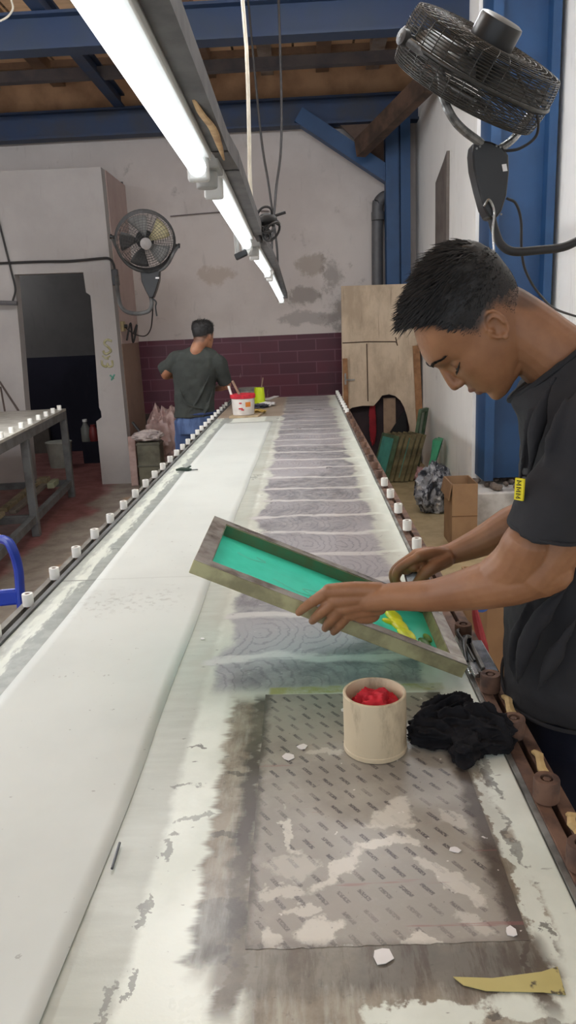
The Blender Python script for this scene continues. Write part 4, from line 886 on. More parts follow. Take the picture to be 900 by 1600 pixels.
# blue plastic chair
M_bluepl = mat('blue_plastic', (30, 62, 168), .35, var=.08)
ch = thing('plastic_chair', 'blue plastic chair with an open back beside the printing table', 'chair', (-1.2, 2.1, 0))
def cv(x, y, z): return V((x, y, z))
rp, tl2 = at(33, 940, 2.3), at(14, 848, 2.3)
back = bez([cv(rp.x+.01, 2.27, .44), cv(rp.x, 2.3, rp.z), at(27, 890, 2.3)+V((0, .01, 0)), at(18, 855, 2.31), at(8, 844, 2.32), at(-12, 842, 2.33), cv(-1.22, 2.34, at(0, 842, 2.3).z+.01), cv(-1.36, 2.33, .87), cv(-1.41, 2.32, .82), cv(-1.44, 2.3, .66), cv(-1.45, 2.27, .44)], 6)
obj('back_frame', MB().tube(back, .020, 10, flat=.75), M_bluepl, ch)
obj('back_rail', MB().beam(at(34, 931, 2.3), V((-1.44, 2.3, .645)), .024, .055), M_bluepl, ch, bevel=.008)
obj('back_rail', MB().beam(V((-.985, 2.28, .50)), V((-1.44, 2.28, .50)), .022, .05), M_bluepl, ch, bevel=.008)
obj('seat', MB().prism([(-.99, 2.29, .42), (-1.45, 2.29, .42), (-1.47, 1.88, .435), (-1.42, 1.85, .435), (-1.02, 1.85, .435), (-.97, 1.88, .435)], (0, 0, .028)), M_bluepl, ch, bevel=.012)
for (x, y, s) in ((-.99, 2.27, -.03), (-1.45, 2.27, -.03), (-1.0, 1.89, .02), (-1.44, 1.89, .02)):
    obj('leg', MB().tube([(x, y, .43), (x+(.02 if x > -1.2 else -.02), y-s, .0)], [.024, .018], 8), M_bluepl, ch)

# ================================================================== CORNER BY THE PILLAR (behind the table, left)
c = V((-1.575, 7.30, 0)); can = thing('metal_can', 'tall dirty square can standing before the tiled wall', 'can', c)
obj('can_body', MB().box(c+V((-.115, -.10, 0)), c+V((.115, .10, .47))), mat('dirty_tin', (108, 106, 90), .6, .2, scale=6, c2=(66, 64, 54)), can, bevel=.012)
mb = MB()
for zz in (.02, .235, .45): mb.box(c+V((-.12, -.105, zz-.010)), c+V((.12, .105, zz+.010)))
obj('rim', mb, mat('dirty_tin_rim', (86, 84, 72), .6), can, bevel=.004)
cr = c+V((-.01, -.01, .525)); o = obj('folded_cloth', crumple(cr, (.135, .12, .05), 3.9, .5, 1.4, flatz=-.044), mat('greyish_white_cloth', (196, 186, 182), .85, scale=14, c2=(168, 156, 154)), loc=cr); tag(o, 'pale folded cloth lying on the tall dirty can', 'cloth')
c = V((-1.50, 7.78, 0)); mb = crumple((0, 0, 0), (.24, .20, .38), 6.1, .55, 1.5, flatz=-.37)
mb.v = [V((p.x*(1-.45*max(0, p.z/.4)), p.y, p.z))+c+V((0, 0, .385)) for p in mb.v]
bagm = mat('pinkish_plastic', (172, 148, 142), .35, scale=9, c2=(146, 116, 112))
o = obj('plastic_bag', mb, bagm, loc=c); tag(o, 'big pinkish plastic bag slumped behind the tall can', 'bag')
a, b = at(207, 660, 7.5), at(226, 684, 7.45); o = obj('black_rod', MB().tube([a, b], .014, 8), M_black, loc=b); tag(o, 'short black rod stuck by the pinkish bag', 'rod')
for (xa, za, xb, zb, y, w, m, lab) in ((-1.79, .0, -1.80, .50, 7.42, .07, mat('pink_board', (186, 160, 152), .8, scale=8, c2=(150, 124, 116)), 'pinkish board leaning at the foot of the pillar'), (-1.70, .0, -1.74, .42, 7.46, .03, mat('red_brown_board', (116, 66, 62), .8), 'narrow reddish board leaning beside the pinkish one')):
    o = obj('leaning_board', MB().beam((xa, y, za), (xb, y+.07, zb), w, .022, (0, 1, 0)), m, loc=(xa, y, 0), smooth=False); tag(o, lab, 'board')
# in the dim room
c = atz(95, 735, 0); c = V((c.x, 8.75, 0)); c.x = at(95, 720, 8.75).x
pl_ = thing('dim_bucket', 'pale bucket standing in the dim room beyond the doorway', 'bucket', c)
obj('bucket_body', MB().lathe([(.001, .01), (.12, .01), (.145, .30), (.152, .30), (.127, 0), (.001, 0)], c), mat('pale_bucket', (150, 150, 140), .6), pl_); obj('rim', MB().lathe([(.148, .285), (.158, .288), (.158, .305), (.145, .308)], c), mat('pale_bucket', (150, 150, 140)), pl_)
c = V((at(137, 700, 9.0).x, 9.0, 0)); zb = 0.0
bt = thing('plastic_bottle', 'clouded bottle on a ledge in the dim room', 'bottle', c+V((0, 0, .26)))
obj('bottle_body', MB().lathe([(.001, 0), (.055, 0), (.058, .02), (.058, .16), (.03, .21), (.024, .24), (.001, .24)], c+V((0, 0, .26))), mat('clouded_plastic', (110, 112, 106), .5), bt); obj('cap', MB().lathe([(.001, 0), (.028, 0), (.028, .03), (.001, .03)], c+V((0, 0, .50))), M_whiteplastic, bt)
c2 = V((at(149, 705, 9.0).x, 9.0, .26)); rd = thing('red_jug', 'small red jug on a ledge in the dim room', 'jug', c2)
obj('jug_body', MB().lathe([(.001, 0), (.05, 0), (.06, .05), (.05, .14), (.03, .18), (.036, .2), (.001, .2)], c2), mat('dull_red', (120, 44, 44), .5), rd); obj('handle', MB().tube(bez([c2+V((.05, 0, .15)), c2+V((.10, 0, .13)), c2+V((.095, 0, .07)), c2+V((.055, 0, .05))], 5), .008, 8), mat('dull_red', (120, 44, 44)), rd)
struct('wall_ledge_dim_room', MB().box((-2.75, 8.9, 0), (-2.0, 9.2, .259)), M_darkdado)
M_tube = emit('dim_room_fill_light', (248, 250, 252), 90.0)  # added lamp, kept out of sight, to brighten the room past the doorway
lamp(V((-4.7, 8.9, 2.6)), V((-3.7, 8.9, 2.6)), 'unseen fill lamp added inside the dim room, hidden by the partition')
M_tube = M_tube_keep
c = at(62, 690, 9.9); o = obj('cardboard_sheet', MB().box(c+V((-.17, -.03, -.2)), c+V((.15, .035, .2))), mat('dim_card', (92, 86, 80), .8), loc=c, smooth=False); tag(o, 'dull cardboard sheet on the dark wall of the dim room', 'cardboard')

# ================================================================== RIGHT SIDE: OLD DOOR, SCREENS, BAG, BOXES
Yd = 8.02
hole = [(550, 637), (566, 634), (584, 634), (592, 625), (597, 618), (608, 616), (618, 619), (626, 626), (632, 637), (636, 650), (640, 668), (641, 700), (642, 770)]
D = [at(533, 447, Yd), at(649, 443, Yd), at(656, 690, Yd)]
lo = V((D[2].x+.01, Yd, 0)); ho = [at(x, y, Yd) for x, y in hole]
poly = [D[0], D[1], D[2], lo] + [V((ho[-1].x, Yd, 0))] + [p for p in reversed(ho[:-1])] + [at(546, 640, Yd)]
poly = poly + [V((at(546, 640, Yd).x, Yd, 0)), V((at(534, 640, Yd).x, Yd, 0))]
DR = thing('old_door_panel', 'old plywood door panel with a broken hole at its bottom', 'door panel', ((D[0].x+D[1].x)/2, Yd, 0))
t = NT('stained_plywood'); p = t.pos('world'); n1 = t.noise(t.scale(p, (3, 3, 1.4)), 1.6, 6, .65); n2 = t.noise(t.scale(p, (12, 12, 1.0)), 2.4, 5); x, y, z = t.xyz(p)
c_ = t.mix(t.step(n1, .36, .66), lin((206, 188, 164)), lin((176, 158, 136))); c_ = t.mix(t.math('MULTIPLY', t.step(n2, .58, .72), .5), c_, lin((138, 120, 102)))
t.base(c_, .8, 0, .2); M_dply = t.m
obj('panel', MB().prism(poly, (0, .03, 0)), M_dply, DR, smooth=False)
M_crack = mat('dark_crack', (92, 74, 60), .9)
for q in ([(535, 536), (575, 534), (618, 534), (621, 540), (618, 527)], [(573, 537), (574, 580), (575, 627)]):
    obj('joint', MB().tube([at(x, y, Yd-.001) for x, y in q], .006, 4), M_crack, DR)
for k, (xa, ya, xb, yb) in enumerate(((650, 540, 657, 690), (539, 560, 541, 640))):
    obj('edge_batten', MB().beam(at(xa, ya, Yd-.012), at(xb, yb, Yd-.012), .07 if k == 0 else .05, .022, (0, 1, 0)), mat('orange_wood', (160, 116, 78), .7, scale=12, c2=(128, 90, 58)), DR, smooth=False)
h0 = at(541, 592, Yd-.005); obj('latch', MB().box(h0+V((-.02, -.02, -.06)), h0+V((.0, .0, .06))).beam(h0+V((-.01, -.015, -.01)), h0+V((.09, -.015, -.012)), .014, .014), M_steel, DR)
# seen through the hole
o = obj('dark_hole_backing', MB().box((.45, 8.135, 0), (1.2, 8.165, .84)), mat('hole_shade_maroon', (52, 38, 42), .8, scale=5, c2=(38, 30, 34)), loc=(.84, 8.2, 0), smooth=False); tag(o, 'dark backing added to darken the broken hole of the old door', 'board')  # added backing; the darkness inside the hole is put into its colour
a, b = at(581, 636, 8.11), at(583, 683, 8.11); mb = crumple((0, 0, 0), (.034, .016, .20), 2.2, .6, 2.0, 24, 20); mb.v = [p+(a+b)*.5+V((0, -.02, 0)) for p in mb.v]
o = obj('red_cloth', mb, mat('dark_red_cloth', (140, 26, 38), .85), loc=(a+b)*.5); tag(o, 'red cloth hanging in the broken hole of the old door', 'cloth')
a, b = at(603, 678, 8.22), at(628, 640, 8.22); o = obj('black_board', MB().prism([at(600, 690, 8.08), at(634, 638, 8.08), at(636, 690, 8.08)], (0, .02, 0)), mat('matt_black_board', (26, 26, 28), .8), loc=(b.x, 8.08, 0), smooth=False); tag(o, 'black slanted board behind the broken door hole', 'board')
o = obj('pale_board', MB().box(V((at(599, 640, 8.12).x, 8.105, 0)), V((at(618, 640, 8.12).x, 8.125, .72))), mat('tan_board', (158, 134, 112), .8), loc=(at(610, 640, 8.3).x, 8.3, 0), smooth=False); tag(o, 'tan board standing deep behind the broken door hole', 'board')
# row of leaning screens
M_sc = [mat('teal_screen_face', (86, 168, 154), .5, scale=8, c2=(70, 140, 130)), mat('olive_frame_edge', (136, 124, 90), .7, scale=9, c2=(84, 76, 54)), mat('green_frame_edge', (88, 110, 84), .6, scale=14, c2=(66, 84, 60))]
labs = ['first of the leaning screen frames, its teal face showing', 'second leaning screen frame, tight against the teal faced one', 'third leaning screen frame from the teal faced one', 'fourth leaning screen frame from the teal faced one', 'fifth leaning screen frame from the teal faced one', 'last leaning screen frame of the row, by the tall green one']
for k in range(6):
    x0 = .730 + .050*k; lean = .118 + .003*k
    bv = V((lean, .02, .445)); av = V((-.105, .27, 0)); hv = V((.031, .011, -.009))
    flat_screen(V((x0, 7.05+.012*(k % 3), .012)), av, bv, hv, labs[k], M_sc[0], M_sc[2] if k == 0 else M_sc[1], 'screen frames leaning in a row')
flat_screen(V((1.0, 7.36, .005)), V((.10, .16, 0)), V((.11, .02, .66)), V((.025, -.02, -.004)), 'tallest green edged screen frame leaning by the old door', mat('pale_screen_face', (176, 182, 166), .5), M_sc[2])
M_green = mat('bright_green_frame', (40, 140, 96), .45, scale=10, c2=(32, 116, 82))
flat_screen(V((.985, 6.50, .008)), V((.05, .17, 0)), V((.155, .05, .475)), V((.045, -.012, -.014)), 'bright green screen frame leaning over in front of the bag', mat('green_screen_face', (60, 158, 116), .45), M_green)
flat_screen(V((1.10, 6.80, .008)), V((.05, .12, 0)), V((.06, .05, .43)), V((.03, -.012, -.004)), 'smaller green screen frame close against the white wall', mat('green_screen_face', (60, 158, 116)), M_green)
o = obj('pink_bundle', crumple(V((1.07, 7.16, .06)), (.07, .06, .06), 9.7, .6, 1.6), mat('pink_cloth', (206, 160, 158), .8), loc=(1.07, 7.16, 0)); tag(o, 'small pink cloth bundle behind the bright green screen frame', 'cloth')
# bag of rags
t = NT('mottled_plastic_bag'); p = t.pos('object'); n1 = t.noise(p, 12, 5, .6, .8); n2 = t.noise(p, 5, 4)
c_ = t.mix(t.step(n1, .42, .56), lin((44, 46, 54)), lin((150, 152, 158))); c_ = t.mix(t.step(n1, .58, .66), c_, lin((206, 206, 208)))
t.base(c_, .25, 0, .5)
c = V((.995, 5.86, .185)); mb = crumple((0, 0, 0), (.125, .12, .185), 12.4, .55, 1.6, flatz=-.18); mb.v = [V((p.x+.18*max(0, p.z)*.5, p.y, p.z))+c for p in mb.v]
o = obj('rag_bag', mb, t.m, loc=(c.x, c.y, 0)); tag(o, 'clear plastic bag stuffed with dark rags on the floor', 'bag')
# open cardboard carton
def carton(lab, lo, hi, m, flaps, name='cardboard_box'):
    x0, y0, z0 = lo; x1, y1, z1 = hi; w = .006; C_ = thing(name, lab, 'box', ((x0+x1)/2, (y0+y1)/2, z0))
    mb = MB(); mb.box((x0, y0, z0), (x1, y0+w, z1)); obj('side_panel', mb, m, C_, smooth=False)
    obj('side_panel', MB().box((x0, y1-w, z0), (x1, y1, z1)), m, C_, smooth=False); obj('side_panel', MB().box((x0, y0+w, z0), (x0+w, y1-w, z1)), m, C_, smooth=False); obj('side_panel', MB().box((x1-w, y0+w, z0), (x1, y1-w, z1)), m, C_, smooth=False)
    obj('bottom_panel', MB().box((x0+w, y0+w, z0), (x1-w, y1-w, z0+w)), m, C_, smooth=False)
    return C_
M_card = mat('brown_cardboard', (158, 126, 94), .8, scale=5, c2=(138, 106, 78))
CB = carton('open brown cardboard carton near the white plinth', (.955, 4.86, 0), (1.125, 5.15, .44), M_card, 1)
obj('flap', MB().prism([(.955, 4.86, .44), (.955, 5.15, .44), (.935, 5.15, .34), (.935, 4.86, .33)], (-.005, 0, 0)), M_card, CB, smooth=False)
obj('crease', MB().box((.953, 4.859, .215), (1.125, 4.8605, .222)), mat('card_crease', (120, 88, 60), .9), CB, smooth=False)
CB = carton('brown carton with a blue mark on the floor behind the printing table rail', (.60, 2.42, 0), (1.05, 2.85, .54), mat('tan_cardboard', (172, 138, 102), .8, scale=5, c2=(154, 120, 88)), 1)
c = at(753, 945, 2.419); obj('printed_mark', MB().lathe([(.001, 0), (.028, 0), (.028, .002), (.001, .002)], c+V((0, .001, 0)), (0, -1, 0), 14), mat('blue_print', (70, 110, 190), .6), CB)
# red woven sack leaning on the carton
mb = MB(); q = bez([at(739, 935, 2.35), at(744, 965, 2.34), at(752, 1000, 2.32), at(757, 1030, 2.31), V((.585, 2.30, .0))], 6)
mb.tube(q, lerp_list([.008, .022, .028, .024, .018], len(q)), 10, flat=.6)
o = obj('red_strap', mb, mat('red_strap', (140, 28, 42), .6, scale=12, c2=(166, 60, 66)), loc=(.585, 2.3, 0)); tag(o, 'red strap hanging down in front of the brown carton', 'strap')
o = obj('white_sack', crumple(V((.505, 2.36, .22)), (.045, .05, .205), 5.9, .5, 1.5), mat('white_sack', (196, 186, 178), .7, scale=8, c2=(170, 150, 140)), loc=(.505, 2.36, 0)); tag(o, 'white plastic sack standing beside the red strap', 'sack')
# ================================================================== PEOPLE
def smoothstep(a, b, x):
    t = max(0.0, min(1.0, (x-a)/(b-a))); return t*t*(3-2*t)
HEADTAB = [(-87, 76, 52, 10), (-82, 84, 38, 24), (-72, 88, 15, 35), (-60, 89, -8, 44), (-45, 90, -30, 53), (-30, 91, -50, 59), (-15, 91, -66, 63), (0, 90, -78, 66.5), (15, 89, -86, 69), (30, 92, -91, 71.5), (43, 93.5, -94, 73), (58, 88, -95, 74.5), (73, 77, -93, 74), (86, 65, -86, 70), (98, 52, -75, 61), (107, 36, -58, 47), (113, 18, -38, 29), (116, 2, -20, 11)]
def headrow(v):
    T = HEADTAB; v = max(T[0][0], min(T[-1][0], v))
    for i in range(len(T)-1):
        if v <= T[i+1][0]:
            t = (v-T[i][0])/(T[i+1][0]-T[i][0]); P = [T[max(i-1, 0)], T[i], T[i+1], T[min(i+2, len(T)-1)]]
            out = []
            for c in (1, 2, 3):
                a, b, d, e = (q[c] for q in P); m0 = (d-a)/2; m1 = (e-b)/2
                out.append(b*(2*t**3-3*t*t+1)+m0*(t**3-2*t*t+t)+d*(-2*t**3+3*t*t)+m1*(t**3-t*t))
            return out
def headsurf(v, phi):
    f, b, w = headrow(v); uc, a = (f+b)/2, (f-b)/2; c, s = cos(phi), sin(phi); n = 2.0/2.25
    u = uc + a*math.copysign(abs(c)**n, c); ww = w*math.copysign(abs(s)**n, s); fr = max(0, c)
    aw = abs(ww)
    u -= 9*math.exp(-((v-16)/11)**2-((aw-31)/16)**2)*fr
    u += 2.5*math.exp(-((v-37)/8)**2-((aw-26)/20)**2)*fr
    ck = math.exp(-((v+7)/15)**2-((aw-46)/14)**2)*fr; u += 4*ck; ww += math.copysign(2.5*ck, ww)
    u += 4*math.exp(-((v+42)/15)**2-(ww/24)**2)*fr
    u -= 4*math.exp(-((v+60)/6)**2-(ww/24)**2)*fr
    ww *= 1 - .05*math.exp(-((v-40)/20)**2-((u-62)/22)**2)
    return V((u, v, ww))
def headmesh(F):
    """F maps head coordinates (front, up, side; about a millimetre each) to the world"""
    mb = MB(); rings = []
    for i in range(46):
        v = -87 + 203*i/45; rings.append([F(*headsurf(v, 2*pi*k/60)) for k in range(60)])
    mb.loft(rings)
    # nose: bridge, tip and wings
    mb.rtube([F(86, 26, 0), F(91, 17, 0), F(96, 6, 0), F(100, -4, 0), F(101.5, -10, 0)], [k_*.00100 for k_ in (5.5, 6, 7, 8, 8.5)], 14)
    e3 = F.M
    for s in (-1, 1): mb.ell(F(93.5, -14, 9.5*s), (.0085, .0065, .0065), e3, 12, 8)
    mb.ell(F(94, -18, 0), (.008, .004, .005), e3, 12, 8)
    # lips, chin, lids
    mb.rtube([F(82, -40, -20), F(92, -36.5, -9), F(95, -36, 0), F(92, -36.5, 9), F(82, -40, 20)], [.0018, .0046, .0050, .0046, .0018], 10)
    mb.rtube([F(82, -43, -18), F(89.5, -48, -8), F(91.5, -49, 0), F(89.5, -48, 8), F(82, -43, 18)], [.0018, .0050, .0056, .0050, .0018], 10)
    mb.ell(F(80, -74, 0), (.0105, .011, .017), e3)
    for s in (-1, 1):
        mb.ell(F(69, 14, 31*s), (.0105, .0085, .0145), e3)
        # ear: thin tilted plate with rim, inner fold, lobe and tragus
        lo = V((-.41, .91, 0)); wi = V((.91, .41, 0))
        def E(a, r, out): 
            q = lo*(24*r*sin(a)) + wi*(15.5*r*cos(a)); back = -q.dot(wi)
            return F(q.x, q.y, s*(69.5 + out + max(-2, back*.34)))
        base = [[E(2*pi*k/20, r, o) for k in range(20)] for (r, o) in ((.55, -7), (.9, -1.5), (1.0, 1.2), (.84, 1.6), (.62, -2.2), (.3, -4.0), (.02, -4.2))]
        mb.loft(base)
        mb.rtube([E(a, .97, 2.5) for a in [(.05+.5*k)*1.0 for k in range(9)]], [.0018, .0022, .0025, .0026, .0025, .0024, .0022, .0021, .0020], 8)
        mb.rtube([E(a, .56, 3.0) for a in [.9+.42*k for k in range(7)]], [.0012, .002, .0024, .0024, .0024, .002, .0014], 8)
        mb.ell(E(4.55, .92, 2.0), (.0055, .006, .0035), e3, 12, 8); mb.ell(E(6.0, .62, 1.5), (.0032, .005, .004), e3, 12, 8)
    return mb
def make_F(ear, U, up, k):
    U = V(U).normalized(); up = V(up); up = (up-U*up.dot(U)).normalized(); Wd = U.cross(up)       # Wd: the person's right
    def F(u, v, w=0): return V(ear) + (U*u + up*v + Wd*w)*k
    F.M = Matrix((U*k/.001, up*k/.001, Wd*k/.001)).transposed(); F.U, F.up, F.W, F.k, F.ear = U, up, Wd, k, V(ear)
    return F
def hair_edge(v):
    """largest front coordinate that still carries hair at height v"""
    T = [(-60, -70), (-50, -50), (-35, -33), (-10, -28), (9, -20), (11, 26), (57, 38), (76, 41), (98, 48), (125, 56)]
    for (a, p), (b, q) in zip(T[:-1], T[1:]):
        if v <= b: return p + (q-p)*max(0, (v-a))/(b-a)
    return 56
def hair_len(u, v, w):
    t = smoothstep(18, 88, v + .12*max(0, -u-40)*0 ); side = 1.8 + 8*smoothstep(15, 60, v)
    return side + 24*smoothstep(62, 104, v)
def hair_mesh(F, count, seed, fwd_amt=1.0, tuft=1.0, lift=.5, cap_k=.38, rad=.0009):
    rnd = random.Random(seed); mb = MB()
    NV, NP = 40, 60; grid = {}
    for i in range(NV+1):
        v = -4 + (115.5+4)*i/NV
        for j in range(NP):
            p = headsurf(v, 2*pi*j/NP); ok = p.x < hair_edge(v) - 2 + 4*noise.noise(V((v*.2, j*.7, seed))) and v > 28 - .7*max(0, -p.x-14) + 9*noise.noise(V((j*.9, v*.1, seed+3)))
            c = V((-5, 35, 0)); n_ = (p-c).normalized(); h = .4 + cap_k*hair_len(p.x, v, p.z)*(.8+.5*noise.noise(p*.06+V((seed, 0, 0))))*smoothstep(0, 60, v)
            grid[i, j] = (F(*(p + n_*h)), F(*(p - n_*2)), ok)
    idx = {}; vs = []
    for key, (a, b, ok) in grid.items(): idx[key] = len(vs); vs += [a, b]
    fs = []; used = set()
    for i in range(NV):
        for j in range(NP):
            q = [(i, j), (i, (j+1) % NP), (i+1, (j+1) % NP), (i+1, j)]
            if all(grid[k][2] for k in q):
                fs.append(tuple(idx[k] for k in q)); fs.append(tuple(idx[k]+1 for k in reversed(q)))
    top = [idx[NV, j] for j in range(NP)]; fs.append(tuple(top))
    mb.add(vs, fs)
    n = 0
    while n < count:
        v = rnd.uniform(-52, 116)**1.0; phi = rnd.uniform(0, 2*pi)
        if v > 40 and rnd.random() < .0: continue
        p = headsurf(v, phi)
        if p.x > hair_edge(v) + rnd.uniform(-3, 2): continue
        if v < 24 and (p.x**2/24**2 + (v+2)**2/30**2) < 1: continue
        n += 1
        nn = (p-V((-5, 30, 0))); nn.normalize(); L = hair_len(p.x, v, p.z)*rnd.uniform(.7, 1.25)
        if v < 20: d = V((.1, -.9, 0)) + V((rnd.uniform(-.3, .3),)*3)
        else: d = V((fwd_amt, .15*tuft - .4*smoothstep(70, 20, v), 0)) + V((rnd.uniform(-.45, .45), rnd.uniform(-.3, .5)*tuft, rnd.uniform(-.45, .45)))
        d = d + V((0, .7*smoothstep(15, 50, p.x), 0)); d = (d - nn*d.dot(nn)*.8)
        if d.length < 1e-3: continue
        d.normalize(); li = lift*(.25 if v < 45 else 1.0)
        d = (d + nn*li*rnd.uniform(.5, 1.5)).normalized()
        off = cap_k*hair_len(p.x, v, p.z)*.7
        pts = [F(*(p + nn*(off*.5 + -1)))]
        q = p + nn*off*.5; dd = d.copy()
        for k in range(3):
            q = q + dd*(L/3); dd = (dd + V((.22*fwd_amt, -.04, 0))*(.8 if v > 60 else .2)).normalized(); pts.append(F(*q))
        r0 = rad*(.35 + .65*smoothstep(20, 60, v))
        mb.tube(pts, [r0*.8, r0, r0*.8, r0*.15], 3, cap=False)
    return mb
def limb(mb, pts, r, n=8, seg=16, flat=1.0):
    q = bez(pts, n); mb.rtube(q, lerp_list(r, len(q)), seg, flat=flat)
def voxel(o, size, it=3, disp=None):
    r_ = o.modifiers.new('remesh', 'REMESH'); r_.mode = 'VOXEL'; r_.voxel_size = size; r_.use_smooth_shade = True
    s_ = o.modifiers.new('smooth', 'SMOOTH'); s_.factor = .5; s_.iterations = it
    for k, (sz, st, dep) in enumerate(disp or ()):
        tx = bpy.data.textures.new(o.name+'_folds', 'CLOUDS'); tx.noise_scale = sz; tx.noise_depth = dep
        d_ = o.modifiers.new('folds', 'DISPLACE'); d_.texture = tx; d_.strength = st; d_.mid_level = .5; d_.texture_coords = 'LOCAL'
def skin_mat(name, base_loc, F, c, c2, dark):
    t = NT(name); p = t.pos('object', tuple(V(base_loc)-F.ear))
    u = t.math('DIVIDE', t.dot(p, tuple(F.U)), F.k); v = t.math('DIVIDE', t.dot(p, tuple(F.up)), F.k); w = t.math('ABSOLUTE', t.math('DIVIDE', t.dot(p, tuple(F.W)), F.k))
    n1 = t.noise(p, 18, 5, .6); n2 = t.noise(p, 120, 3); n3 = t.noise(p, 6, 3)
    col = t.mix(t.step(n1, .35, .68), lin(c), lin(c2)); col = t.mix(t.math('MULTIPLY', t.step(n3, .45, .65), .35), col, lin(dark))
    def gauss(cu, cv, cw, ru, rv, rw):
        d = t.math('ADD', t.math('ADD', t.math('POWER', t.math('ABSOLUTE', t.math('DIVIDE', t.math('SUBTRACT', u, cu), ru)), 2.0), t.math('POWER', t.math('ABSOLUTE', t.math('DIVIDE', t.math('SUBTRACT', v, cv), rv)), 2.0)), t.math('POWER', t.math('ABSOLUTE', t.math('DIVIDE', t.math('SUBTRACT', w, cw), rw)), 2.0))
        return t.math('SUBTRACT', 1.0, t.step(d, .6, 1.2))
    lip = t.math('MAXIMUM', gauss(94, -36.5, 0, 9, 5.0, 20), gauss(91, -48.5, 0, 8, 5.5, 18))
    col = t.mix(t.math('MULTIPLY', lip, .75), col, lin((104, 62, 54)))
    # close cropped hair on the sides and the nape
    edA = t.math('ADD', 22.0, t.math('MULTIPLY', t.math('SUBTRACT', v, 12.0), .40))
    mA = t.math('MULTIPLY', t.step(t.math('SUBTRACT', edA, u), -4, 10), t.step(v, 8, 24))
    edB = t.math('SUBTRACT', -21.0, t.math('MULTIPLY', t.math('SUBTRACT', 10.0, v), .42))
    mB = t.math('MULTIPLY', t.step(t.math('SUBTRACT', edB, u), 0, 14), t.step(v, -62, -30))
    m = t.math('MAXIMUM', mA, mB); ex = t.math('MULTIPLY', t.step(w, 71, 74), t.math('SUBTRACT', 1.0, t.step(v, 24, 34)))
    m = t.math('MULTIPLY', m, t.math('SUBTRACT', 1.0, ex))
    m = t.math('MULTIPLY', m, t.math('SUBTRACT', 1.0, t.step(t.math('ABSOLUTE', t.math('ADD', u, 10.0)), 150, 170)))
    m = t.math('MULTIPLY', m, t.math('ADD', .62, t.math('MULTIPLY', t.step(v, -30, 40), .35)))
    col = t.mix(t.math('MULTIPLY', m, t.math('ADD', .7, t.math('MULTIPLY', n2, .5))), col, lin((34, 30, 30)))
    t.base(col, .48, 0, .45); t.b.inputs['Subsurface Weight'].default_value = .06; t.b.inputs['Subsurface Radius'].default_value = (.012, .005, .003); t.b.inputs['Subsurface Scale'].default_value = .6
    t.bump(n2, .12, .002); return t.m
def cloth_mat(name, c, c2, scale=60):
    t = NT(name); p = t.pos('object'); n1 = t.noise(p, 5, 4); n2 = t.noise(p, scale*8, 2); n3 = t.noise(p, 22, 4)
    t.base(t.mix(t.step(n1, .35, .68), lin(c), lin(c2)), .9, 0, .2); t.bump(t.math('ADD', t.math('MULTIPLY', n2, .25), n3), .25, .004); return t.m
M_hair = mat('black_hair', (20, 19, 19), .55, scale=60, c2=(34, 33, 33), spec=.35)
def ring(c, f, w, hf, hw, n=40, e=2.4):
    c, f, w = V(c), V(f).normalized(), V(w).normalized(); out = []
    for k in range(n):
        a = 2*pi*k/n; ca, sa = cos(a), sin(a)
        out.append(c + f*(hf*math.copysign(abs(ca)**(2/e), ca)) + w*(hw*math.copysign(abs(sa)**(2/e), sa)))
    return out

# ------------------------------------------------------------------ the young man at the right
MAN = V((.47, 1.22, 0))
man = thing('person', 'young man in a black T-shirt bending over the table, holding the silk screen', 'person', MAN)
F = make_F(at(757, 508, 1.2), (-.53, 0, -.848), (-.848, 0, .53), .001)
b = headmesh(F)
# neck
limb(b, [F(-14, 20), F(-20, -22), V((.372, 1.2, 1.455)), V((.425, 1.2, 1.405)), V((.46, 1.2, 1.33))], [.052, .054, .0545, .060, .075], 6, 24)
b.ell(F(40, -70, 0), (.036, .018, .034), F.M)                     # under the jaw
# trunk and legs (under the clothes)
b.loft([ring((.465, 1.215, .80), (-1, 0, 0), (0, 1, 0), .085, .13), ring((.465, 1.215, .95), (-1, 0, 0), (0, 1, 0), .085, .135), ring((.47, 1.21, 1.15), (-1, 0, 0), (0, 1, 0), .09, .155), ring((.465, 1.205, 1.30), (-1, 0, -.1), (0, 1, 0), .075, .155), ring((.445, 1.2, 1.37), (-1, 0, -.35), (0, 1, 0), .05, .07)])
for y, dxx in ((1.12, -.01), (1.31, .03)):
    limb(b, [(.46, y+.01*(1 if y > 1.2 else -1), .84), (.45+dxx, y, .48), (.48+dxx, y, .10), (.49+dxx, y, .055)], [.068, .055, .038, .036], 6, 16)
    limb(b, [(.52+dxx, y, .035), (.46+dxx, y, .04), (.37+dxx, y, .024), (.30+dxx, y, .018)], [.032, .034, .032, .016], 5, 12)
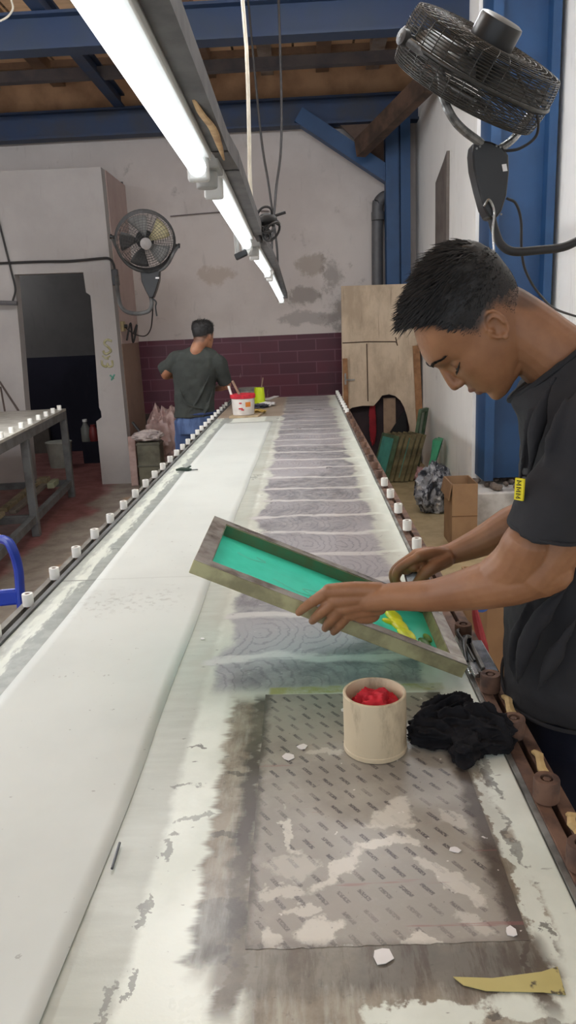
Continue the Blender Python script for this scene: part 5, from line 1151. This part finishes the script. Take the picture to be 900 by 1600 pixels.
# left arm (towards the camera)
shL = V((.415, 1.03, 1.355)); el = at(846, 896, 1.02); wr = at(613, 932, 1.125)
limb(b, [shL, shL*.5+el*.5+V((.002, -.004, 0)), el*.75+shL*.25+V((-.004, 0, -.006)), el+V((-.012, 0, .002))], [.050, .0465, .0455, .038], 8, 20)
limb(b, [at(822, 850, 1.005), at(806, 880, 1.02), at(775, 906, 1.04)], [.034, .036, .034], 6, 16)
limb(b, [el+V((.010, 0, .006)), at(800, 905, 1.03), at(750, 917, 1.05), at(680, 930, 1.09), wr], [.036, .0385, .0345, .0255, .0225], 8, 20)
b.ell(at(846, 906, 1.015), (.028, .026, .026))
def finger(mb, pts, r, n=6): limb(mb, pts, r, n, 14)
fl = dict(index=[(514, 923, 1.150), (490, 939, 1.157), (475, 950, 1.176), (467, 957, 1.187)], middle=[(523, 939, 1.148), (504, 955, 1.155), (493, 965, 1.174), (488, 970, 1.189)],
          ring=[(533, 951, 1.149), (519, 967, 1.157), (511, 977, 1.176), (508, 982, 1.191)], little=[(545, 960, 1.153), (532, 976, 1.162), (525, 984, 1.178), (521, 988, 1.190)])
fr_ = dict(index=[.0103, .0090, .0080, .0068], middle=[.0106, .0092, .0082, .0070], ring=[.0102, .0088, .0078, .0067], little=[.0094, .0078, .0068, .0060])
wr2 = at(600, 934, 1.130)
for k, nm in enumerate(('index', 'middle', 'ring', 'little')):
    P = [at(*q) for q in fl[nm]]
    root = at(592, 922+k*9, 1.135+.003*k)
    limb(b, [root, (root+P[0])*.5+V((0, -.004, .003)), P[0]], [.0135, .0135, .0118], 6, 16)
    finger(b, P, fr_[nm]); b.ell(P[0]+V((0, -.002, .001)), .0112); b.ell(P[1], fr_[nm][1]*1.06)
b.ell(at(560, 944, 1.148), (.034, .015, .026)); limb(b, [wr, wr2, at(575, 938, 1.140)], [.0225, .0215, .020], 5, 18)
b.ell(at(572, 962, 1.150), (.024, .014, .014))
limb(b, [at(590, 926, 1.145), at(556, 925, 1.172), at(530, 930, 1.200), at(508, 938, 1.215)], [.014, .0125, .0105, .0088], 6, 14)
# right arm (far side)
shR = V((.455, 1.375, 1.355)); er = at(856, 792, 1.46); wrr = at(706, 865, 1.485)
limb(b, [shR, shR*.5+er*.5+V((.01, .01, 0)), er], [.050, .046, .039], 8, 18)
limb(b, [er+V((.01, 0, 0)), at(800, 821, 1.465), at(755, 845, 1.475), wrr], [.037, .0395, .032, .0225], 8, 18)
gl = dict(index=[(655, 869, 1.452), (622, 890, 1.448), (620, 908, 1.455), (632, 919, 1.468)], middle=[(650, 866, 1.472), (617, 890, 1.470), (616, 910, 1.476), (629, 920, 1.484)],
          ring=[(649, 868, 1.491), (618, 893, 1.491), (617, 911, 1.494), (630, 921, 1.50)], little=[(650, 872, 1.509), (623, 896, 1.510), (622, 911, 1.511), (632, 920, 1.513)])
for k, nm in enumerate(('index', 'middle', 'ring', 'little')):
    P = [at(*q) for q in gl[nm]]; root = at(698, 866+k*1.5, 1.472+.010*k)
    limb(b, [root, (root+P[0])*.5+V((0, 0, .004)), P[0]], [.0135, .0135, .0118], 6, 14)
    finger(b, P, fr_[nm]); b.ell(P[0], .0115)
b.ell(at(676, 874, 1.482), (.026, .030, .018)); b.ell(at(644, 880, 1.488), (.022, .026, .018)); b.ell(at(680, 882, 1.462), (.022, .014, .014)); b.ell(at(650, 879, 1.462), (.020, .014, .013)); b.ell(at(634, 887, 1.47), (.016, .018, .015)); b.ell(at(645, 886, 1.452), (.014, .010, .011)); limb(b, [wrr, at(690, 868, 1.485)], [.0225, .021], 4, 16)
limb(b, [at(698, 874, 1.464), at(677, 886, 1.446), at(661, 899, 1.442), at(650, 912, 1.448)], [.017, .0145, .0115, .0092], 6, 14)
M_skin = skin_mat('tanned_skin', MAN, F, (148, 104, 72), (132, 90, 61), (118, 78, 53))
body = obj('body', b, M_skin, man, recalc=False); voxel(body, .0021, 3)
# finger nails
M_nail = mat('finger_nail', (186, 146, 122), .3, var=.05)
for nm, (q0, q1) in dict(index=(2, 3)).items():
    pass
# hair with its tufts over the forehead, eyebrows and lashes
random.seed(4)
h = hair_mesh(F, 8200, 2.0, 1.0, 1.0, .5, .33)
rnd = random.Random(9)
for k in range(260):                                                # fringe swept forward over the forehead
    v = rnd.uniform(101, 113); phi = rnd.uniform(-.95, .95); p = headsurf(v, phi); L = rnd.uniform(20, 38)
    d = V((.62, .72, rnd.uniform(-.35, .35))) + V((rnd.uniform(-.2, .2), rnd.uniform(-.25, .35), 0)); d.normalize(); q = p+V((-3, 3, 0)); pts = [F(*q)]
    for j in range(4): q = q + d*(L/4); d = (d + V((.10, -.10, 0))).normalized(); pts.append(F(*q))
    h.tube(pts, [.0010, .0013, .0011, .0008, .0001], 3, cap=False)
for k in range(34):                                                 # stray hairs on top
    v = rnd.uniform(96, 115); p = headsurf(v, rnd.uniform(1.2, 5.1)); q = p + V((0, 8, 0)); d = V((rnd.uniform(-.3, .9), rnd.uniform(.3, .8), rnd.uniform(-.4, .4))).normalized(); pts = [F(*q)]
    for j in range(5): q = q + d*rnd.uniform(4, 8); d = (d+V((.28, -.12, 0))).normalized(); pts.append(F(*q))
    h.tube(pts, [.0006, .0006, .0005, .0004, .0003, .0001], 3, cap=False)
obj('hair', h, M_hair, man, recalc=False, ang=60)
br = MB()
for s in (-1, 1):
    for k in range(170):
        t_ = rnd.random(); w = 9+41*t_; v = 37+5.5*sin(pi*min(1, t_*1.15))+rnd.uniform(-2.6, 2.6)*(1-.55*t_); f, bb, ww = headrow(v)
        ph = math.asin(min(.97, (w/ww)**1.125)); p = headsurf(v, ph); p = V((p.x+.4, v, s*abs(p.z))); d = V((-.25*t_, .35-.5*t_, s*1.0)).normalized()
        br.tube([F(*p), F(*(p+d*4+V((1.0, 0, 0)))), F(*(p+d*7.5+V((-.3*4*t_, 0, 0))))], [.0005, .00055, .0001], 3, cap=False)
obj('eyebrow', br, M_hair, man, recalc=False)
ls = MB()
for s in (-1, 1):
    q = bez([F(73, 11, 17*s), F(79.0, 7.5, 24*s), F(80.2, 6.5, 32*s), F(77.5, 8, 39*s), F(70, 12, 46*s)], 5)
    ls.tube(q, lerp_list([.0005, .0013, .0016, .0015, .0006], len(q)), 6)
    for k in range(14):
        p = q[3+k]; ls.tube([p, p+F.U*.005+F.up*-.003, p+F.U*.008+F.up*-.0035], [.0004, .0003, .0001], 3, cap=False)
obj('eyelashes', ls, mat('eyelash_black', (22, 20, 20), .6), man, recalc=False)
# T-shirt
sb = MB(); yq = (0, 1, 0)
rows = [(.866, .338, .595, .186, 1.220, 0), (.91, .334, .598, .188, 1.220, 0), (1.0, .338, .590, .182, 1.216, 0), (1.10, .344, .580, .180, 1.21, 2), (1.20, .348, .572, .182, 1.205, 4), (1.28, .350, .562, .184, 1.20, 8), (1.335, .350, .548, .178, 1.20, 14), (1.372, .346, .526, .152, 1.20, 24), (1.400, .340, .494, .110, 1.20, 33), (1.416, .332, .456, .074, 1.20, 38), (1.422, .330, .447, .067, 1.20, 38)]
YW = Matrix.Rotation(radians(-15), 3, 'Z')
rg = []
for z, xf, xb, hw, y, tau in rows:
    hf = (xb-xf)/2; ct = cos(radians(tau)); rg.append(ring(((xf+xb)/2, y, z), YW @ V((-ct, 0, -sin(radians(tau)))), YW @ V(yq), hf/ct, hw, 48))
sb.loft(rg)
hemL = at(850, 834, 1.0)
limb(sb, [V((.43, 1.075, 1.345)), shL+V((0, -.004, .004)), (shL+hemL)*.5+V((.008, -.004, .006))], [.060, .064, .056], 6, 24)
sl = bez([(shL+hemL)*.5+V((.008, -.004, .006)), hemL+V((.012, -.003, .04)), hemL], 6); sb.tube(sl, lerp_list([.056, .0525, .0492], len(sl)), 28)
hemR = er*.55+shR*.45
limb(sb, [V((.46, 1.34, 1.345)), shR+V((0, .004, .004)), (shR+hemR)*.5], [.062, .066, .062], 6, 24); sb.tube([(shR+hemR)*.5, hemR], [.062, .056], 24)
def fold(pts, r): 
    q = bez(pts, 6); sb.tube(q, lerp_list(r, len(q)), 8)
fold([at(868, 585, 1.07), at(842, 650, 1.065), at(828, 720, 1.07), at(820, 800, 1.09)], [.002, .011, .011, .002])
fold([at(885, 620, 1.02), at(862, 690, 1.005), at(846, 760, 1.0), at(838, 800, 1.0)], [.002, .007, .007, .002])
fold([at(832, 640, 1.12), at(818, 700, 1.12), at(812, 760, 1.13)], [.002, .007, .003])
fold([at(900, 905, 1.035), at(850, 960, 1.04), at(822, 1010, 1.06), at(808, 1070, 1.08)], [.002, .014, .013, .003])
fold([at(905, 960, 1.03), at(868, 1020, 1.03), at(840, 1080, 1.05)], [.002, .010, .003])
fold([at(825, 940, 1.10), at(806, 990, 1.12), at(796, 1050, 1.14)], [.002, .009, .003])
M_shirt = cloth_mat('washed_black_cotton', (50, 50, 52), (40, 40, 43))
sh = obj('t_shirt', sb, M_shirt, man, recalc=False); voxel(sh, .0042, 4, [(.11, .020, 1), (.04, .007, 1)])
# ribbed collar, hems
cr_ = ring((.386, 1.2, 1.4175), YW @ V((-cos(radians(38)), 0, -sin(radians(38)))), YW @ V(yq), .0735, .069, 48, 2.1)
obj('collar', MB().tube(cr_, .0055, 8, closed=True), cloth_mat('collar_cotton', (46, 46, 48), (38, 38, 41)), man)
dS = (sl[-1]-sl[-3]).normalized(); x_ = dS.orthogonal().normalized(); y_ = dS.cross(x_)
obj('sleeve_hem', MB().tube([sl[-1]-dS*.006+(x_*cos(2*pi*k/36)+y_*sin(2*pi*k/36))*.0492 for k in range(36)], .0028, 6, closed=True), M_shirt, man)
obj('shirt_hem', MB().tube(ring((.4665, 1.22, .870), YW @ V((-1, 0, 0)), YW @ V(yq), .131, .190, 60), .0035, 6, closed=True), M_shirt, man)
M_yel = mat('yellow_print', (216, 200, 30), .7, var=.08)
from mathutils.bvhtree import BVHTree
bvh = BVHTree.FromPolygons([tuple(p) for p in sb.v], sb.f)
def on_shirt(px, py):
    r = ray(px, py).normalized(); h_ = bvh.ray_cast(V((0, 0, CAMZ)), r); return h_[0] if h_[0] is not None else at(px, py, 1.1)
nrm = V((-.80, -.60, 0)); pc0 = on_shirt(820, 762)
pc_ = [pc0 + V((.60, -.80, 0))*dx_ + V((.03, 0, 1))*dz_ for dx_, dz_ in ((-.006, .015), (.008, .015), (.008, -.015), (-.006, -.015))]
pt = obj('chest_patch', MB().prism([p+nrm*.011 for p in pc_], nrm*.003), M_yel, man, smooth=False); pt['label'] = 'yellow chest patch with dark lettering'
for j in range(3):
    f_ = lambda a, b: pc_[0]+(pc_[1]-pc_[0])*a+(pc_[3]-pc_[0])*b+nrm*.0145
    obj('patch_letter', MB().tube([f_(.25, .12+.3*j), f_(.75, .10+.3*j), f_(.35, .22+.3*j), f_(.75, .28+.3*j), f_(.25, .30+.3*j)], .0009, 5), M_black, pt)
# jeans
jb = MB(); jb.loft([ring((.467, 1.22, .70), (-1, 0, 0), yq, .115, .172, 40), ring((.467, 1.22, .80), (-1, 0, 0), yq, .122, .182, 40), ring((.467, 1.22, .90), (-1, 0, 0), yq, .112, .172, 40)])
for y, dxx in ((1.12, -.01), (1.31, .03)):
    q = bez([(.457, y, .80), (.45+dxx, y, .60), (.452+dxx, y, .45), (.475+dxx, y, .20), (.485+dxx, y, .07)], 6); jb.tube(q, lerp_list([.098, .088, .074, .064, .062], len(q)), 24)
M_navy = cloth_mat('dark_navy_denim', (24, 27, 42), (18, 20, 32))
jn = obj('trousers', jb, M_navy, man, recalc=False); voxel(jn, .006, 3, [(.07, .010, 1)])

# ------------------------------------------------------------------ the man far behind, seen from the back
Yw = 6.05
M2 = V((-.91, Yw, 0))
man2 = thing('person', 'man in a dark green T-shirt and blue jeans at the far end, back turned', 'person', M2)
hc = at(318, 526, Yw); F2 = make_F(hc+V((-.004, -.01, -.01)), (.42, .88, -.22), (.05, .2, .98), .00103)
b = headmesh(F2); HX = hc.x
nb = V((HX-.06, Yw-.045, 1.36))
limb(b, [F2(-14, 10), F2(-25, -30), nb+V((.02, .01, .04)), nb, nb+V((-.03, .03, -.08))], [.05, .052, .052, .050, .05], 5, 20)
tor = lambda px, z: V((at(px, 600, Yw).x, Yw+.01, z))
b.loft([ring(tor(303, .82), (0, 1, 0), (1, 0, 0), .085, .125), ring(tor(304, 1.0), (0, 1, 0), (1, 0, 0), .085, .13), ring(tor(306, 1.2), (0, 1, 0), (1, 0, 0), .085, .15), ring(tor(308, 1.30), (0, 1, 0), (1, 0, 0), .06, .13)])
for s in (-1, 1):
    x0 = tor(303, 0).x + s*.095
    limb(b, [(x0, Yw, .84), (x0+.01*s-.02, Yw+.03, .46), (x0+.015*s-.04, Yw-.01, .10), (x0-.04, Yw-.01, .06)], [.066, .054, .038, .036], 5, 14)
    limb(b, [(x0-.04, Yw-.04, .035), (x0-.04, Yw+.06, .035), (x0-.04, Yw+.19, .018)], [.03, .034, .018], 4, 12)
sL = at(276, 562, Yw); eL = at(259, 585, Yw+.06); sR = at(341, 567, Yw); eR = at(354, 602, Yw+.05)
limb(b, [sL, eL, eL+V((.03, .22, .0))], [.048, .04, .034], 6, 14); limb(b, [eL+V((.01, .05, 0)), eL+V((.05, .16, -.02)), eL+V((.14, .28, -.06))], [.038, .034, .024], 6, 14)
wR = at(337, 607, Yw+.22); limb(b, [sR, eR], [.048, .038], 6, 14); limb(b, [eR, (eR+wR)*.5, wR], [.036, .034, .024], 6, 14)
for (w_, dirx, side) in ((wR, V((-.55, .83, -.1)).normalized(), 1), (eL+V((.14, .28, -.06)), V((.7, .7, -.15)).normalized(), -1)):
    ac = dirx.cross(V((0, 0, 1))).normalized()
    b.ell(w_+dirx*.045, (.034, .034, .018))
    for k in range(4):
        p0 = w_+dirx*.075+ac*(k-1.5)*.019; limb(b, [w_+dirx*.03+ac*(k-1.5)*.012, p0, p0+dirx*.03+V((0, 0, -.012)), p0+dirx*.045+V((0, 0, -.035-.004*k))], [.012, .010, .009, .007], 4, 10)
    p0 = w_+dirx*.03-ac*side*.03; limb(b, [w_+dirx*.01-ac*side*.012, p0, p0+dirx*.035-ac*side*.008+V((0, 0, -.02))], [.012, .011, .008], 4, 10)
M_skin2 = skin_mat('tanned_skin_far', M2, F2, (160, 114, 86), (144, 98, 74), (128, 86, 64))
bo = obj('body', b, M_skin2, man2, recalc=False); voxel(bo, .004, 2)
obj('hair', hair_mesh(F2, 2600, 5.0, .5, 1.0, .5, .5, .0014), M_hair, man2, recalc=False, ang=60)
sb = MB(); X1 = (1, 0, 0); fy = (0, 1, 0)
sb.loft([ring(tor(300, .835), fy, X1, .128, .165), ring(tor(302, .95), fy, X1, .122, .160), ring(tor(304, 1.1), fy, X1, .122, .170), ring(tor(306, 1.22), fy, X1, .122, .188), ring(tor(308, 1.30), fy, X1, .11, .190), ring(tor(311, 1.345), fy, X1, .088, .16), ring(tor(314, 1.375), fy, X1, .07, .10), ring(tor(315, 1.392), fy, X1, .062, .068)])
hl = at(256, 566, Yw+.06); limb(sb, [at(290, 566, Yw), sL, at(266, 572, Yw+.03)], [.075, .068, .062], 5, 18); sb.tube([at(268, 571, Yw+.02), at(255, 577, Yw+.07)], [.064, .056], 20)
limb(sb, [at(325, 566, Yw), sR, (sR+eR)*.5], [.075, .070, .064], 5, 18); sb.tube([(sR+eR)*.5, eR+V((-.004, 0, .015))], [.064, .056], 20)
for pts in ([at(330, 580, Yw-.11), at(312, 620, Yw-.115), at(295, 645, Yw-.115)], [at(278, 600, Yw-.115), at(292, 630, Yw-.12), at(318, 640, Yw-.115)], [at(335, 600, Yw-.08), at(326, 632, Yw-.10), at(318, 650, Yw-.11)]):
    q = bez(pts, 6); sb.tube(q, lerp_list([.003, .012, .003], len(q)), 8)
s2 = obj('t_shirt', sb, cloth_mat('dark_green_cotton', (62, 66, 63), (52, 55, 53)), man2, recalc=False); voxel(s2, .006, 3, [(.12, .02, 1), (.04, .006, 1)])
jb = MB(); jb.loft([ring(tor(301, .70), fy, X1, .118, .160), ring(tor(302, .80), fy, X1, .122, .165), ring(tor(303, .875), fy, X1, .112, .155)])
for s in (-1, 1):
    x0 = tor(303, 0).x + s*.088
    q = bez([(x0, Yw, .80), (x0+.01*s-.015, Yw+.02, .60), (x0+.012*s-.025, Yw+.02, .45), (x0+.015*s-.04, Yw, .2), (x0-.04, Yw, .07)], 5); jb.tube(q, lerp_list([.092, .084, .07, .064, .062], len(q)), 20)
t = NT('washed_blue_denim'); p = t.pos('object'); n1 = t.noise(t.scale(p, (7, 7, 2)), 2, 4); n2 = t.noise(p, 300, 2)
t.base(t.mix(t.step(n1, .38, .64), lin((84, 104, 142)), lin((58, 74, 108))), .9, 0, .2); t.bump(n2, .2, .003)
j2 = obj('jeans', jb, t.m, man2, recalc=False); voxel(j2, .006, 3, [(.08, .014, 1)])
obj('waistband', MB().tube(ring(tor(303, .862), fy, X1, .120, .162, 40), .010, 8, closed=True), mat('denim_seam', (44, 60, 100), .9), man2)
# ================================================================== LIGHT
w = bpy.data.worlds.new('daylight'); S.world = w; w.use_nodes = True
bg = w.node_tree.nodes['Background']; bg.inputs[0].default_value = (.86, .92, 1.0, 1); bg.inputs[1].default_value = 1.3
S.view_settings.view_transform = 'Standard'; S.view_settings.look = 'None'; S.view_settings.gamma = 1; S.view_settings.use_curve_mapping = False
S.view_settings.exposure = 0.0
